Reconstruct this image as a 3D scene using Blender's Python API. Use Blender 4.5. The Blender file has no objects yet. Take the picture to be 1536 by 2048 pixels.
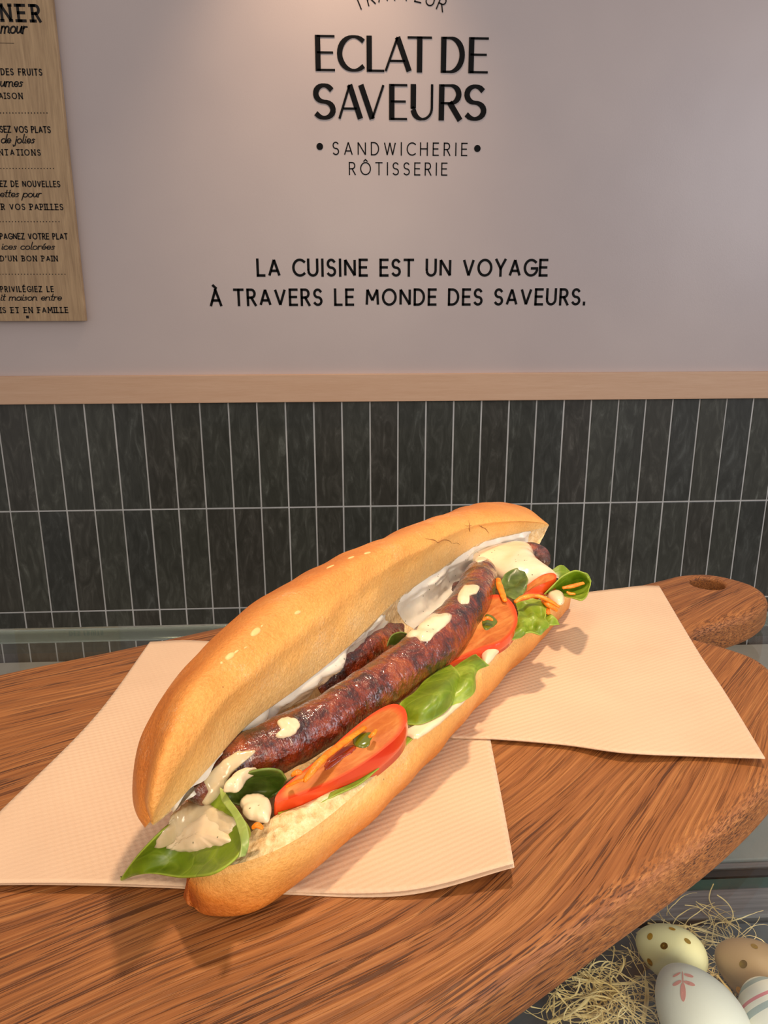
import bpy, bmesh, math, random
from mathutils import Vector, Matrix, noise
from mathutils.bvhtree import BVHTree
random.seed(7)
C = bpy.context.scene.collection
SC = bpy.context.scene
R_ = math.radians
# ------------------------------------------------------------------ camera
F0 = 1538.0
CAM = Vector((0, 0, 1.6))
PITCH, YAW, ROLL = R_(15.77), R_(2.96), R_(-0.08)
fw = Vector((math.sin(YAW)*math.cos(PITCH), math.cos(YAW)*math.cos(PITCH), -math.sin(PITCH)))
rt = Vector((math.cos(YAW), -math.sin(YAW), 0)); up0 = rt.cross(fw)
rt, upv = rt*math.cos(ROLL)+up0*math.sin(ROLL), -rt*math.sin(ROLL)+up0*math.cos(ROLL)
cd = bpy.data.cameras.new('camera'); cam = bpy.data.objects.new('camera', cd); C.objects.link(cam)
cd.sensor_fit = 'VERTICAL'; cd.sensor_height = 24; cd.lens = 24*F0/2048; cd.clip_start = .01
M = Matrix((rt, upv, -fw)).transposed().to_4x4(); M.translation = CAM; cam.matrix_world = M
SC.camera = cam
# ------------------------------------------------------------------ world, lights, exposure
SC.view_settings.view_transform = 'Standard'; SC.view_settings.look = 'None'
SC.view_settings.gamma = 1; SC.view_settings.use_curve_mapping = False
SC.view_settings.exposure = 0.0
w = bpy.data.worlds.new('room'); SC.world = w; w.use_nodes = True
w.node_tree.nodes['Background'].inputs[0].default_value = (1.0, .93, .90, 1)
w.node_tree.nodes['Background'].inputs[1].default_value = 0.46
def area(name, loc, to, size, power, col, spread=180):
    l = bpy.data.lights.new(name, 'AREA'); l.shape = 'DISK'; l.size = size; l.energy = power; l.color = col
    l.spread = R_(spread)
    o = bpy.data.objects.new(name, l); C.objects.link(o); o.location = loc
    o.rotation_euler = (Vector(to)-Vector(loc)).to_track_quat('-Z', 'Y').to_euler(); return o
area('ceiling_spot_key', (.15, .50, 2.46), (.06, .33, 1.42), .075, 1.35, (1, .74, .50), 70)
area('ceiling_spot_fill', (-.30, -.45, 2.45), (.03, .33, 1.42), .30, .8, (1, .76, .54), 80)
area('shop_front_lamp', (.12, -.85, 1.98), (.03, .33, 1.42), .55, 3.1, (1, .85, .66), 110)
area('added_egg_fill', (.25, .02, 1.375), (.25, .42, 1.17), .12, .42, (1, .97, .92), 150)  # unseen fill lamp added under the glass top to brighten the eggs
sp = bpy.data.lights.new('wall_washer', 'SPOT'); sp.energy = 20; sp.color = (1, .70, .45); sp.spot_size = R_(70); sp.spot_blend = 1; sp.shadow_soft_size = .04
so = bpy.data.objects.new('wall_washer', sp); C.objects.link(so); so.location = (-.02, 1.72, 2.78)
so.rotation_euler = (Vector((-.03, 2.10, 1.95))-so.location).to_track_quat('-Z', 'Y').to_euler()
area('shop_front_daylight', (2.6, -.6, 2.3), (.4, 2.1, 1.5), 1.4, 16, (.86, .90, 1.0), 150)
# ------------------------------------------------------------------ helpers
BH = .19                      # camera height above the board top
BZ = CAM.z - BH
def ray(px, py): return rt*((px-768)/F0) - upv*((py-1024)/F0) + fw
def PZ(px, py, z):
    d = ray(px, py); return CAM + d*((z-CAM.z)/d.z)
def P(px, py, h=0.0): return PZ(px, py, BZ+h*.864)
WY = 2.103
def WP(px, py, y=WY):
    d = ray(px, py); return CAM + d*(y/d.y)
def srgb(r, g, b):
    f = lambda c: ((c/255+.055)/1.055)**2.4 if c/255 > .04045 else c/255/12.92
    return (f(r), f(g), f(b), 1)
def tag(o, label=None, cat=None, group=None, kind=None):
    if label: o['label'] = label
    if cat: o['category'] = cat
    if group: o['group'] = group
    if kind: o['kind'] = kind
    return o
def empty(name, loc=(0, 0, 0)):
    o = bpy.data.objects.new(name, None); C.objects.link(o); o.location = loc; o.empty_display_size = .02; return o
def link(name, me, mat, parent=None, smooth=True):
    o = bpy.data.objects.new(name, me); C.objects.link(o)
    if mat: me.materials.append(mat)
    if smooth and len(me.polygons): me.polygons.foreach_set('use_smooth', [True]*len(me.polygons))
    if parent:
        o.parent = parent; o.matrix_parent_inverse = Matrix.Translation(-Vector(wloc(parent)))
    return o
def wloc(o):
    return o.location if o.parent is None else (0, 0, 0) if o.type == 'MESH' else o.location
def mesh(name, vs, fs, mat, parent=None, smooth=True, st=None, fix=True):
    me = bpy.data.meshes.new(name); me.from_pydata([tuple(v) for v in vs], [], fs); me.update()
    if st is not None:
        a = me.attributes.new('st', 'FLOAT_VECTOR', 'POINT')
        a.data.foreach_set('vector', [c for s in st for c in s])
    if fix:
        bm = bmesh.new(); bm.from_mesh(me); bmesh.ops.recalc_face_normals(bm, faces=bm.faces); bm.to_mesh(me); bm.free()
    return link(name, me, mat, parent, smooth)
def setorigin(o, p):
    """move a mesh object's origin to p while keeping its shape where it is"""
    p = Vector(p); o.data.transform(Matrix.Translation(-p)); o.location = p
def box_mesh(x0, x1, y0, y1, z0, z1, bev=0.0, seg=2):
    bm = bmesh.new()
    vs = [bm.verts.new((x, y, z)) for x in (x0, x1) for y in (y0, y1) for z in (z0, z1)]
    for f in ((0,1,3,2),(4,6,7,5),(0,4,5,1),(2,3,7,6),(0,2,6,4),(1,5,7,3)): bm.faces.new([vs[i] for i in f])
    bmesh.ops.recalc_face_normals(bm, faces=bm.faces)
    if bev: bmesh.ops.bevel(bm, geom=bm.edges[:], offset=bev, segments=seg, profile=.5, affect='EDGES')
    me = bpy.data.meshes.new('box'); bm.to_mesh(me); bm.free(); return me
def box(name, x0, x1, y0, y1, z0, z1, mat, parent=None, bev=0.0, smooth=False):
    me = box_mesh(x0, x1, y0, y1, z0, z1, bev); me.name = name; return link(name, me, mat, parent, smooth)
def cr(p0, p1, p2, p3, t):
    return p1*1.0 + (p2-p0)*(.5*t) + (p0*2-p1*5+p2*4-p3)*(.5*t*t) + (p1*3-p0-p2*3+p3)*(.5*t*t*t)
def spline(pts, n, closed=False):
    """n samples along a Catmull-Rom curve"""
    m = len(pts); out = []
    for i in range(n):
        if closed:
            u = i/n*m; k = int(u); t = u-k; g = lambda j: pts[(k+j) % m]
        else:
            u = i/(n-1)*(m-1); k = min(int(u), m-2); t = u-k
            def g(j, k=k):
                q = k+j
                if q < 0: return pts[0]*2-pts[1]
                if q >= m: return pts[-1]*2-pts[-2]
                return pts[q]
        out.append(cr(g(-1), g(0), g(1), g(2), t))
    return out
def grid(rows, nu, nv):
    """bicubic grid through control rows -> nu x nv points"""
    a = [spline(r, nv) for r in rows]
    cols = [spline([a[i][j] for i in range(len(a))], nu) for j in range(nv)]
    return [[cols[j][i] for j in range(nv)] for i in range(nu)]
def nrm(g, i, j):
    nu, nv = len(g), len(g[0])
    a = g[min(i+1, nu-1)][j]-g[max(i-1, 0)][j]; b = g[i][min(j+1, nv-1)]-g[i][max(j-1, 0)]
    n = a.cross(b); return n.normalized() if n.length > 1e-12 else Vector((0, 0, 1))
def sheet(name, g, thick, mat, parent=None, edge=0.0, amp=0.0, freq=60, upside=True, fat=False):
    """closed solid between a grid surface and its offset"""
    nu, nv = len(g), len(g[0]); vs = []; st = []
    s = 1
    mid = nrm(g, nu//2, nv//2)
    if mid.z < 0: s = -1
    for side in (0, 1):
        for i in range(nu):
            for j in range(nv):
                n = nrm(g, i, j)*s; p = g[i][j]
                q = min(i, nu-1-i)/(nu-1)*2; r = min(j, nv-1-j)/(nv-1)*2
                e = 1
                if fat: e = math.sqrt(max(0, 1-(1-min(1, q*2.2))**2))*math.sqrt(max(0, 1-(1-min(1, r*2.2))**2))
                d = amp*noise.noise(p*freq)
                vs.append(p+n*(d+(thick*e if side == 0 else 0))); st.append((i/(nu-1), j/(nv-1), 0))
    N = nu*nv; fs = []
    for i in range(nu-1):
        for j in range(nv-1):
            a = i*nv+j; fs.append((a, a+1, a+nv+1, a+nv)); fs.append((N+a, N+a+nv, N+a+nv+1, N+a+1))
    for i in range(nu-1):
        for j in (0, nv-1):
            a = i*nv+j; fs.append((a, a+nv, N+a+nv, N+a))
    for j in range(nv-1):
        for i in (0, nu-1):
            a = i*nv+j; fs.append((a, a+1, N+a+1, N+a))
    return mesh(name, vs, fs, mat, parent, True, st)
def tube(name, path, radii, mat, parent=None, n=80, seg=28, amp=0.0, freq=80, flat=1.0, amp2=0, power=1.0):
    pts = spline(path, n); rr = spline([Vector((r, 0, 0)) for r in radii], n)
    vs, st, fs = [], [], []
    for i in range(n):
        t = (pts[min(i+1, n-1)]-pts[max(i-1, 0)]).normalized()
        a = Vector((0, 0, 1)).cross(t).normalized(); b = t.cross(a)
        for k in range(seg):
            th = 2*math.pi*k/seg; dr = a*math.cos(th)+b*math.sin(th)*flat
            r = max(rr[i].x, 1e-5); p = pts[i]+dr*r
            d = amp*noise.noise(p*freq)+amp2*noise.noise(p*freq*.3)
            vs.append(p+dr*d*min(1, r/.004)); st.append((i/(n-1), k/seg, 0))
    for i in range(n-1):
        for k in range(seg):
            k2 = (k+1) % seg; fs.append((i*seg+k, i*seg+k2, (i+1)*seg+k2, (i+1)*seg+k))
    for i, e in ((0, 0), (n-1, 1)):
        r = rr[i].x; t = (pts[0]-pts[1] if e == 0 else pts[-1]-pts[-2]).normalized()
        c = len(vs); vs.append(pts[i]+t*r*.5); st.append((e, 0, 0))
        for k in range(seg):
            fs.append((i*seg+k, i*seg+(k+1) % seg, c))
    return mesh(name, vs, fs, mat, parent, True, st)
def bvh(*objs):
    vs, fs = [], []
    for o in objs:
        b = len(vs); vs += [o.matrix_world @ v.co if o.parent is None else v.co.copy() for v in o.data.vertices]
        fs += [[b+i for i in p.vertices] for p in o.data.polygons]
    return BVHTree.FromPolygons(vs, fs)
def blob(name, outline, tree, thick, mat, parent=None, rings=12, n=64, h=None, wob=.0, lift=0.0, dome=.5, rag=.22):
    """a puddle of sauce lying on the surface found in the tree (or on the height h above the board)"""
    ol = spline([Vector((x, y, 0)) for x, y in outline], n, True)
    c = sum(ol, Vector())/n
    ol = [c+(q-c)*(1+rag*(noise.noise(Vector((q.x*.035, q.y*.035, 3.3)))+.5*noise.noise(Vector((q.x*.09, q.y*.09, 9.1))))) for q in ol]
    vs, st, fs = [], [], []
    def hit(x, y):
        if tree is not None:
            d = ray(x, y).normalized(); l, nn, ix, ds = tree.ray_cast(CAM, d)
            if l is not None:
                if nn.dot(d) > 0: nn = -nn
                return l, nn
        return P(x, y, h if h is not None else .03), Vector((0, 0, 1))
    c0, n0 = hit(c.x, c.y)
    for side in (0, 1):
        for k in range(rings+1):
            t = k/rings
            if k == 0: t = .02
            for i in range(n):
                q = c.lerp(ol[i], t); l, nn = hit(q.x, q.y)
                if (l-c0).length > .045*max(1, 1): l = c0+(l-c0).normalized()*.045
                wv = 1+wob*noise.noise(Vector((q.x, q.y, 0))*.06)
                e = (max(0, 1-t**3))**dome
                vs.append(l+nn*(lift+thick*e*wv if side == 0 else -.0006)); st.append((t, i/n, 0))
    N = (rings+1)*n
    for s in (0, N):
        for k in range(rings):
            for i in range(n):
                i2 = (i+1) % n; fs.append((s+k*n+i, s+k*n+i2, s+(k+1)*n+i2, s+(k+1)*n+i))
    fs.append([i for i in range(n)]); fs.append([N+i for i in range(n)])
    for i in range(n):
        i2 = (i+1) % n; fs.append((rings*n+i, rings*n+i2, N+rings*n+i2, N+rings*n+i))
    return mesh(name, vs, fs, mat, parent, True, st)
# ------------------------------------------------------------------ materials
class NT:
    def __init__(s, name):
        s.m = bpy.data.materials.new(name); s.m.use_nodes = True; s.t = s.m.node_tree; s.b = s.t.nodes['Principled BSDF']
        s.out = s.t.nodes['Material Output']
    def n(s, typ, **k):
        nd = s.t.nodes.new(typ)
        for a, b in k.items(): setattr(nd, a, b)
        return nd
    def l(s, a, b): s.t.links.new(a, b)
    def set(s, **k):
        for a, b in k.items(): s.b.inputs[a.replace('_', ' ')].default_value = b
    def coord(s, kind='Object', scale=(1, 1, 1), rot=(0, 0, 0), loc=(0, 0, 0)):
        mp = s.n('ShaderNodeMapping'); mp.inputs['Scale'].default_value = scale; mp.inputs['Rotation'].default_value = rot; mp.inputs['Location'].default_value = loc
        if kind == 'st':
            a = s.n('ShaderNodeAttribute', attribute_name='st'); s.l(a.outputs['Vector'], mp.inputs[0])
        elif kind == 'pos':
            a = s.n('ShaderNodeNewGeometry'); s.l(a.outputs['Position'], mp.inputs[0])
        else:
            a = s.n('ShaderNodeTexCoord'); s.l(a.outputs[kind], mp.inputs[0])
        return mp.outputs[0]
    def noise(s, vec, scale, detail=4, rough=.55, dist=0):
        nd = s.n('ShaderNodeTexNoise'); s.l(vec, nd.inputs['Vector']); nd.inputs['Scale'].default_value = scale
        nd.inputs['Detail'].default_value = detail; nd.inputs['Roughness'].default_value = rough; nd.inputs['Distortion'].default_value = dist
        return nd.outputs['Fac']
    def vor(s, vec, scale, feature='F1', out='Distance'):
        nd = s.n('ShaderNodeTexVoronoi', feature=feature); s.l(vec, nd.inputs['Vector']); nd.inputs['Scale'].default_value = scale; return nd.outputs[out]
    def ramp(s, fac, stops, interp='LINEAR'):
        nd = s.n('ShaderNodeValToRGB'); nd.color_ramp.interpolation = interp; e = nd.color_ramp.elements
        while len(e) < len(stops): e.new(.5)
        for el, (p, c) in zip(e, stops):
            el.position = p; el.color = c if len(c) == 4 else (*c, 1)
        s.l(fac, nd.inputs[0]); return nd.outputs[0]
    def mix(s, fac, a, b, mode='MIX'):
        nd = s.n('ShaderNodeMix', data_type='RGBA', blend_type=mode)
        for v, i in ((fac, 0), (a, 6), (b, 7)):
            if isinstance(v, (int, float)): nd.inputs[i].default_value = v
            elif isinstance(v, tuple): nd.inputs[i].default_value = v
            else: s.l(v, nd.inputs[i])
        return nd.outputs[2]
    def math(s, op, a, b=0.0):
        nd = s.n('ShaderNodeMath', operation=op)
        for v, i in ((a, 0), (b, 1)):
            if isinstance(v, (int, float)): nd.inputs[i].default_value = v
            else: s.l(v, nd.inputs[i])
        return nd.outputs[0]
    def sep(s, vec):
        nd = s.n('ShaderNodeSeparateXYZ'); s.l(vec, nd.inputs[0]); return nd.outputs
    def comb(s, x, y, z):
        nd = s.n('ShaderNodeCombineXYZ')
        for v, i in ((x, 0), (y, 1), (z, 2)):
            if isinstance(v, (int, float)): nd.inputs[i].default_value = v
            else: s.l(v, nd.inputs[i])
        return nd.outputs[0]
    def col(s, c): s.l(c, s.b.inputs['Base Color'])
    def bump(s, h, dist, strength=1.0, prev=None):
        nd = s.n('ShaderNodeBump'); nd.inputs['Distance'].default_value = dist; nd.inputs['Strength'].default_value = strength; s.l(h, nd.inputs['Height'])
        if prev: s.l(prev, nd.inputs['Normal'])
        s.l(nd.outputs[0], s.b.inputs['Normal']); return nd.outputs[0]
B1, W1 = (0, 0, 0, 1), (1, 1, 1, 1)
def simple(name, c, rough=.5, metal=0, **k):
    t = NT(name); t.set(Base_Color=c, Roughness=rough, Metallic=metal, **k); return t.m

def m_plaster():
    t = NT('painted_wall_panel'); v = t.coord('pos')
    n = t.noise(v, 1.6, 3); t.col(t.ramp(n, [(.35, srgb(196, 181, 178)), (.65, srgb(206, 190, 185))]))
    t.set(Roughness=.34); f = t.noise(v, 3.0, 2); t.bump(f, .006, .5, t.bump(t.noise(v, 260, 3), .0004, .3)); return t.m
def m_lightwood(name, a, b, sc=(1.5, 1, 26)):
    t = NT(name); v = t.coord('pos', sc)
    n = t.noise(v, 3.2, 5, .6, .4); n2 = t.noise(t.coord('pos', (sc[0]*3, 1, sc[2]*3) if sc[2] > sc[0] else (sc[0]*3, 1, sc[2]*3)), 6, 4, .7)
    c = t.mix(.45, t.ramp(n, [(.3, a), (.7, b)]), t.ramp(n2, [(.3, a), (.7, b)]))
    t.col(c); t.set(Roughness=.5); t.bump(n2, .0005, .4); return t.m
def m_board():
    # x = along the board, y = across it (object space)
    t = NT('oak_board'); o = t.coord('Object'); x, y, z = t.sep(o)
    # slow wandering of the grain; it bends up towards the front shoulder
    wv = t.noise(t.comb(t.math('MULTIPLY', x, 3.0), t.math('MULTIPLY', y, 9.0), 0.0), 1.0, 2, .5)
    bend = t.math('MULTIPLY', t.math('SUBTRACT', wv, .5), .045)
    xs = t.math('MAXIMUM', t.math('SUBTRACT', x, -.03), 0.0)
    k = t.math('MULTIPLY', t.math('MULTIPLY', xs, xs), t.math('MAXIMUM', t.math('SUBTRACT', .07, y), 0.0))
    yy = t.math('ADD', t.math('ADD', y, bend), t.math('MULTIPLY', k, -8.5))
    zz = t.math('MULTIPLY', z, 2.2)
    def lay(a, b, c_, sc, det, ro=.6, di=0.0): return t.noise(t.comb(t.math('MULTIPLY', x, a), t.math('MULTIPLY', yy, b), t.math('MULTIPLY', zz, c_)), sc, det, ro, di)
    fine = lay(14.0, 620.0, 500.0, 1.0, 3)
    pore = lay(34.0, 950.0, 900.0, 1.0, 2)
    band = lay(2.6, 60.0, 60.0, 1.0, 4, .6, .3)
    wide = lay(2.0, 14.0, 10.0, 1.0, 2)
    base = t.ramp(band, [(.30, srgb(126, 82, 48)), (.5, srgb(158, 106, 62)), (.70, srgb(184, 132, 82))])
    base = t.mix(.5, base, t.ramp(wide, [(.3, srgb(136, 86, 50)), (.7, srgb(182, 126, 76))]))
    c = t.mix(.5, base, t.ramp(fine, [(.30, srgb(96, 56, 28)), (.50, srgb(160, 108, 62)), (.70, srgb(210, 158, 104))]))
    pm = t.ramp(pore, [(.40, W1), (.47, B1)])
    bm_ = t.ramp(band, [(.38, W1), (.66, srgb(110, 110, 110))])
    pf = t.math('MULTIPLY', t.mix(1.0, pm, bm_, 'MULTIPLY'), .85)
    c = t.mix(pf, c, srgb(64, 34, 16)); c = t.mix(1.0, c, srgb(226, 208, 186), 'MULTIPLY')
    # pale knife scratches
    sc_ = t.noise(t.comb(t.math('MULTIPLY', t.math('ADD', x, t.math('MULTIPLY', y, .5)), 420.0), t.math('MULTIPLY', y, 14.0), 0.0), 1.0, 1, .4)
    s2 = t.ramp(sc_, [(.80, B1), (.83, srgb(120, 120, 120))])
    c = t.mix(s2, c, srgb(214, 170, 120))
    t.col(c); t.set(Roughness=.5, Specular_IOR_Level=.35)
    hgt = t.mix(.5, t.ramp(pore, [(.38, B1), (.48, W1)]), fine)
    t.bump(hgt, .0006, .6); return t.m
def m_tile():
    t = NT('glazed_tile'); v = t.coord('Object'); oi = t.n('ShaderNodeObjectInfo')
    vv = t.n('ShaderNodeVectorMath', operation='ADD'); t.l(v, vv.inputs[0])
    rv = t.comb(t.math('MULTIPLY', oi.outputs['Random'], 9.0), 0.0, t.math('MULTIPLY', oi.outputs['Random'], 17.0)); t.l(rv, vv.inputs[1]); v = vv.outputs[0]
    mp = t.n('ShaderNodeMapping'); mp.inputs['Scale'].default_value = (1, 1, .32); mp.inputs['Rotation'].default_value = (0, .25, 0); t.l(v, mp.inputs[0])
    n = t.noise(mp.outputs[0], 38, 5, .62, 1.4)
    c = t.ramp(n, [(.30, srgb(62, 61, 55)), (.5, srgb(74, 73, 67)), (.62, srgb(88, 87, 81)), (.78, srgb(122, 122, 117))])
    tint = t.ramp(oi.outputs['Random'], [(0, srgb(220, 214, 210)), (.5, srgb(236, 240, 232)), (1, srgb(206, 212, 214))])
    t.col(t.mix(1.0, c, tint, 'MULTIPLY')); t.set(Roughness=.30)
    t.bump(t.noise(mp.outputs[0], 26, 3, .5, .8), .0016, .5); return t.m
def m_crust():
    t = NT('crust'); s = t.sep(t.coord('st')); v = t.coord('pos')
    low = t.noise(v, 26, 4, .6); hi = t.noise(v, 900, 4, .7); md = t.noise(v, 190, 5, .7)
    f = t.math('ADD', s[2], t.math('MULTIPLY', t.math('SUBTRACT', low, .5), .42))
    f = t.math('ADD', f, t.math('MULTIPLY', t.math('SUBTRACT', md, .5), .10))
    c = t.ramp(f, [(0, srgb(248, 204, 134)), (.20, srgb(248, 188, 106)), (.45, srgb(236, 166, 86)), (.72, srgb(216, 130, 52)), (1, srgb(164, 82, 30))])
    dirt = t.ramp(hi, [(.35, srgb(226, 212, 190)), (.6, W1)])
    c = t.mix(.6, c, dirt, 'MULTIPLY')
    # flour dusting
    fl = t.ramp(t.math('MULTIPLY', t.noise(v, 34, 3, .7), t.noise(v, 1300, 3, .8)), [(.31, B1), (.42, srgb(190, 190, 190))])
    c = t.mix(t.math('MULTIPLY', fl, .55), c, srgb(246, 226, 190))
    pk = t.ramp(t.vor(v, 150), [(.035, W1), (.06, B1)]); pk2 = t.ramp(t.noise(v, 60, 1), [(.60, B1), (.63, W1)])
    c = t.mix(t.math('MULTIPLY', t.math('MULTIPLY', pk, pk2), .7), c, srgb(120, 66, 26))
    t.col(c); t.set(Roughness=.42, Specular_IOR_Level=.4)
    t.set(Subsurface_Weight=.08, Subsurface_Scale=.004, Subsurface_Radius=(1, .5, .2))
    b = t.bump(t.noise(v, 120, 4, .6), .0014, .5); b = t.bump(t.noise(v, 420, 3, .6), .0008, .6, b); t.bump(hi, .0005, .8, b); return t.m
def m_crumb():
    t = NT('crumb'); v = t.coord('pos'); n = t.noise(v, 260, 5, .7); c = t.ramp(n, [(.3, srgb(204, 162, 104)), (.55, srgb(236, 204, 152)), (.75, srgb(250, 230, 192))])
    t.col(c); t.set(Roughness=.85, Subsurface_Weight=.15, Subsurface_Scale=.004, Subsurface_Radius=(1, .7, .4))
    b = t.bump(t.noise(v, 130, 5, .7), .003, .6); t.bump(t.vor(v, 420), .0012, .5, b); return t.m
def m_sausage():
    t = NT('grilled_sausage'); v = t.coord('pos'); st = t.coord('st', (60, 3.0, 1)); s = t.sep(t.coord('st'))
    n = t.noise(v, 105, 6, .72, .8); n2 = t.noise(v, 38, 3, .6, .8)
    f = t.math('ADD', t.math('MULTIPLY', n, .6), t.math('MULTIPLY', n2, .4))
    c = t.ramp(f, [(.37, srgb(18, 6, 3)), (.45, srgb(70, 20, 7)), (.54, srgb(126, 44, 13)), (.68, srgb(180, 92, 34))])
    ch = t.ramp(s[2], [(0, B1), (1, W1)]); c = t.mix(ch, c, srgb(20, 9, 7))
    t.col(c); t.set(Roughness=.30, Coat_Weight=1.0, Coat_Roughness=.07, Coat_IOR=1.6, Specular_IOR_Level=.5)
    wr = t.noise(st, 1.0, 4, .6, 1.2)
    b = t.bump(wr, .0026, .6); b = t.bump(t.noise(v, 300, 3, .6), .0022, .8, b); b = t.bump(t.noise(v, 90, 3), .004, .6, b)
    cb = t.bump(wr, .0016, .5); cb = t.bump(t.noise(v, 260, 2, .5), .0012, .8, cb); t.l(cb, t.b.inputs['Coat Normal']); t.l(b, t.b.inputs['Normal']); return t.m
def m_sauce(name, c1, c2, rough=.22, herbs=True, alpha=0):
    t = NT(name); v = t.coord('pos'); n = t.noise(v, 45, 3, .6); c = t.ramp(n, [(.35, c1), (.65, c2)])
    if herbs:
        sp_ = t.ramp(t.vor(v, 330), [(.10, W1), (.16, B1)]); k = t.ramp(t.noise(v, 160, 1), [(.56, B1), (.60, W1)])
        c = t.mix(t.math('MULTIPLY', t.math('MULTIPLY', sp_, k), .85), c, srgb(70, 84, 52))
    t.col(c); t.set(Roughness=rough, Subsurface_Weight=.25, Subsurface_Scale=.004, Subsurface_Radius=(1, .8, .6), Coat_Weight=.3, Coat_Roughness=.1)
    t.bump(t.noise(v, 75, 3, .5), .0025, .35); return t.m
def m_leaf(name, c1, c2, c3):
    t = NT(name); s = t.coord('st', (3, 7, 1)); v = t.coord('pos'); n = t.noise(v, 55, 4, .6)
    c = t.ramp(n, [(.3, c1), (.55, c2), (.8, c3)])
    ve = t.ramp(t.vor(v, 95, 'DISTANCE_TO_EDGE'), [(0, W1), (.07, B1)]); c = t.mix(t.math('MULTIPLY', ve, .12), c, c3)
    q = t.sep(t.coord('st')); rim = t.math('MINIMUM', t.math('MINIMUM', q[0], t.math('SUBTRACT', 1, q[0])), t.math('MINIMUM', q[1], t.math('SUBTRACT', 1, q[1])))
    c = t.mix(t.math('MULTIPLY', t.ramp(rim, [(0, W1), (.05, B1)]), .5), c, c3)
    t.col(c); t.set(Roughness=.42, Coat_Weight=.06, Coat_Roughness=.15, Subsurface_Weight=.2, Subsurface_Scale=.003, Subsurface_Radius=(.5, 1, .2))
    b = t.bump(t.ramp(t.vor(v, 95, 'DISTANCE_TO_EDGE'), [(0, B1), (.1, W1)]), .0006, .25); t.bump(t.noise(v, 110, 3), .0012, .4, b); return t.m
def m_tomato_flesh():
    t = NT('tomato_flesh'); v = t.coord('pos', (1, 1, 1)); v2 = t.coord('pos', (1, 1, 1), (0, 0, -.72)); q2 = t.sep(v2); n = t.noise(t.comb(t.math('MULTIPLY', q2[0], 60.0), t.math('MULTIPLY', q2[1], 320.0), 0.0), 1.0, 4, .6, .8); n2 = t.noise(v, 60, 3)
    c = t.mix(.5, t.ramp(n, [(.3, srgb(150, 70, 24)), (.5, srgb(184, 106, 44)), (.7, srgb(212, 148, 82))]), t.ramp(n2, [(.35, srgb(176, 78, 26)), (.65, srgb(208, 134, 64))]))
    q = t.sep(t.coord('st')); c = t.mix(t.ramp(q[0], [(.84, B1), (.95, W1)]), c, srgb(222, 70, 28))
    t.col(c); t.set(Roughness=.5, Specular_IOR_Level=.2, Subsurface_Weight=.06, Subsurface_Scale=.003, Subsurface_Radius=(1, .3, .1)); t.bump(t.noise(v, 240, 3), .0008, .4); return t.m
def m_tomato_skin():
    t = NT('tomato_skin'); n = t.noise(t.coord('pos'), 30, 3); t.col(t.ramp(n, [(.3, srgb(206, 44, 16)), (.7, srgb(232, 84, 30))]))
    t.set(Roughness=.2, Coat_Weight=.6, Coat_Roughness=.06, Subsurface_Weight=.2, Subsurface_Scale=.004, Subsurface_Radius=(1, .3, .1)); return t.m
def m_carrot():
    t = NT('carrot'); n = t.noise(t.coord('pos'), 220, 4, .7); t.col(t.ramp(n, [(.3, srgb(224, 104, 10)), (.6, srgb(250, 146, 24)), (.8, srgb(255, 186, 84))]))
    t.set(Roughness=.4, Subsurface_Weight=.2, Subsurface_Scale=.003, Subsurface_Radius=(1, .4, .1)); t.bump(n, .001, .6); return t.m
def m_napkin():
    t = NT('paper_napkin'); v = t.coord('pos', (1, 1, 1), (0, 0, .35)); x, y, z = t.sep(v)
    f = 2*math.pi/.0036
    dots = t.math('MULTIPLY', t.math('SINE', t.math('MULTIPLY', x, f)), t.math('SINE', t.math('MULTIPLY', y, f)))
    fib = t.noise(t.coord('pos'), 1300, 3, .7)
    n = t.noise(t.coord('pos'), 22, 3); t.col(t.ramp(n, [(.3, srgb(210, 179, 150)), (.7, srgb(218, 187, 157))])); t.set(Roughness=.9)
    amt = t.ramp(t.noise(t.coord('pos'), 9, 1), [(.35, srgb(110, 110, 110)), (.6, W1)])
    hh = t.math('MULTIPLY', dots, amt)
    b = t.bump(hh, .0003, .42); t.bump(fib, .0003, .5, b); return t.m
def m_glass():
    t = NT('clear_glass'); tr = t.n('ShaderNodeBsdfTransparent'); tr.inputs[0].default_value = (.97, .985, .975, 1)
    gl = t.n('ShaderNodeBsdfGlossy'); gl.inputs['Roughness'].default_value = .02; gl.inputs[0].default_value = (1, 1, 1, 1)
    lw = t.n('ShaderNodeLayerWeight'); lw.inputs[0].default_value = .5; mx = t.n('ShaderNodeMixShader')
    fr = t.math('ADD', .035, t.math('MULTIPLY', t.math('POWER', lw.outputs['Facing'], 5.0), .8))
    t.l(fr, mx.inputs[0]); t.l(tr.outputs[0], mx.inputs[1]); t.l(gl.outputs[0], mx.inputs[2]); t.l(mx.outputs[0], t.out.inputs[0]); return t.m
def m_brushed(name, a, b, rough=.35, metal=.8):
    t = NT(name); n = t.noise(t.coord('pos', (3, 120, 120)), 3.0, 4, .7); t.col(t.ramp(n, [(.3, a), (.7, b)])); t.set(Roughness=rough, Metallic=metal)
    t.bump(n, .0003, .4); return t.m
def m_slate(name, a, b, rough=.5):
    t = NT(name); n = t.noise(t.coord('pos'), 14, 5, .6, .4); t.col(t.ramp(n, [(.35, a), (.7, b)])); t.set(Roughness=rough); t.bump(n, .001, .3); return t.m
def m_egg(name, base):
    t = NT(name); n = t.noise(t.coord('Object'), 60, 4); c = t.mix(t.math('MULTIPLY', n, .12), base, srgb(170, 160, 140)); t.col(c); t.set(Roughness=.5)
    t.bump(t.noise(t.coord('Object'), 500, 3), .0003, .3); return t.m
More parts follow.
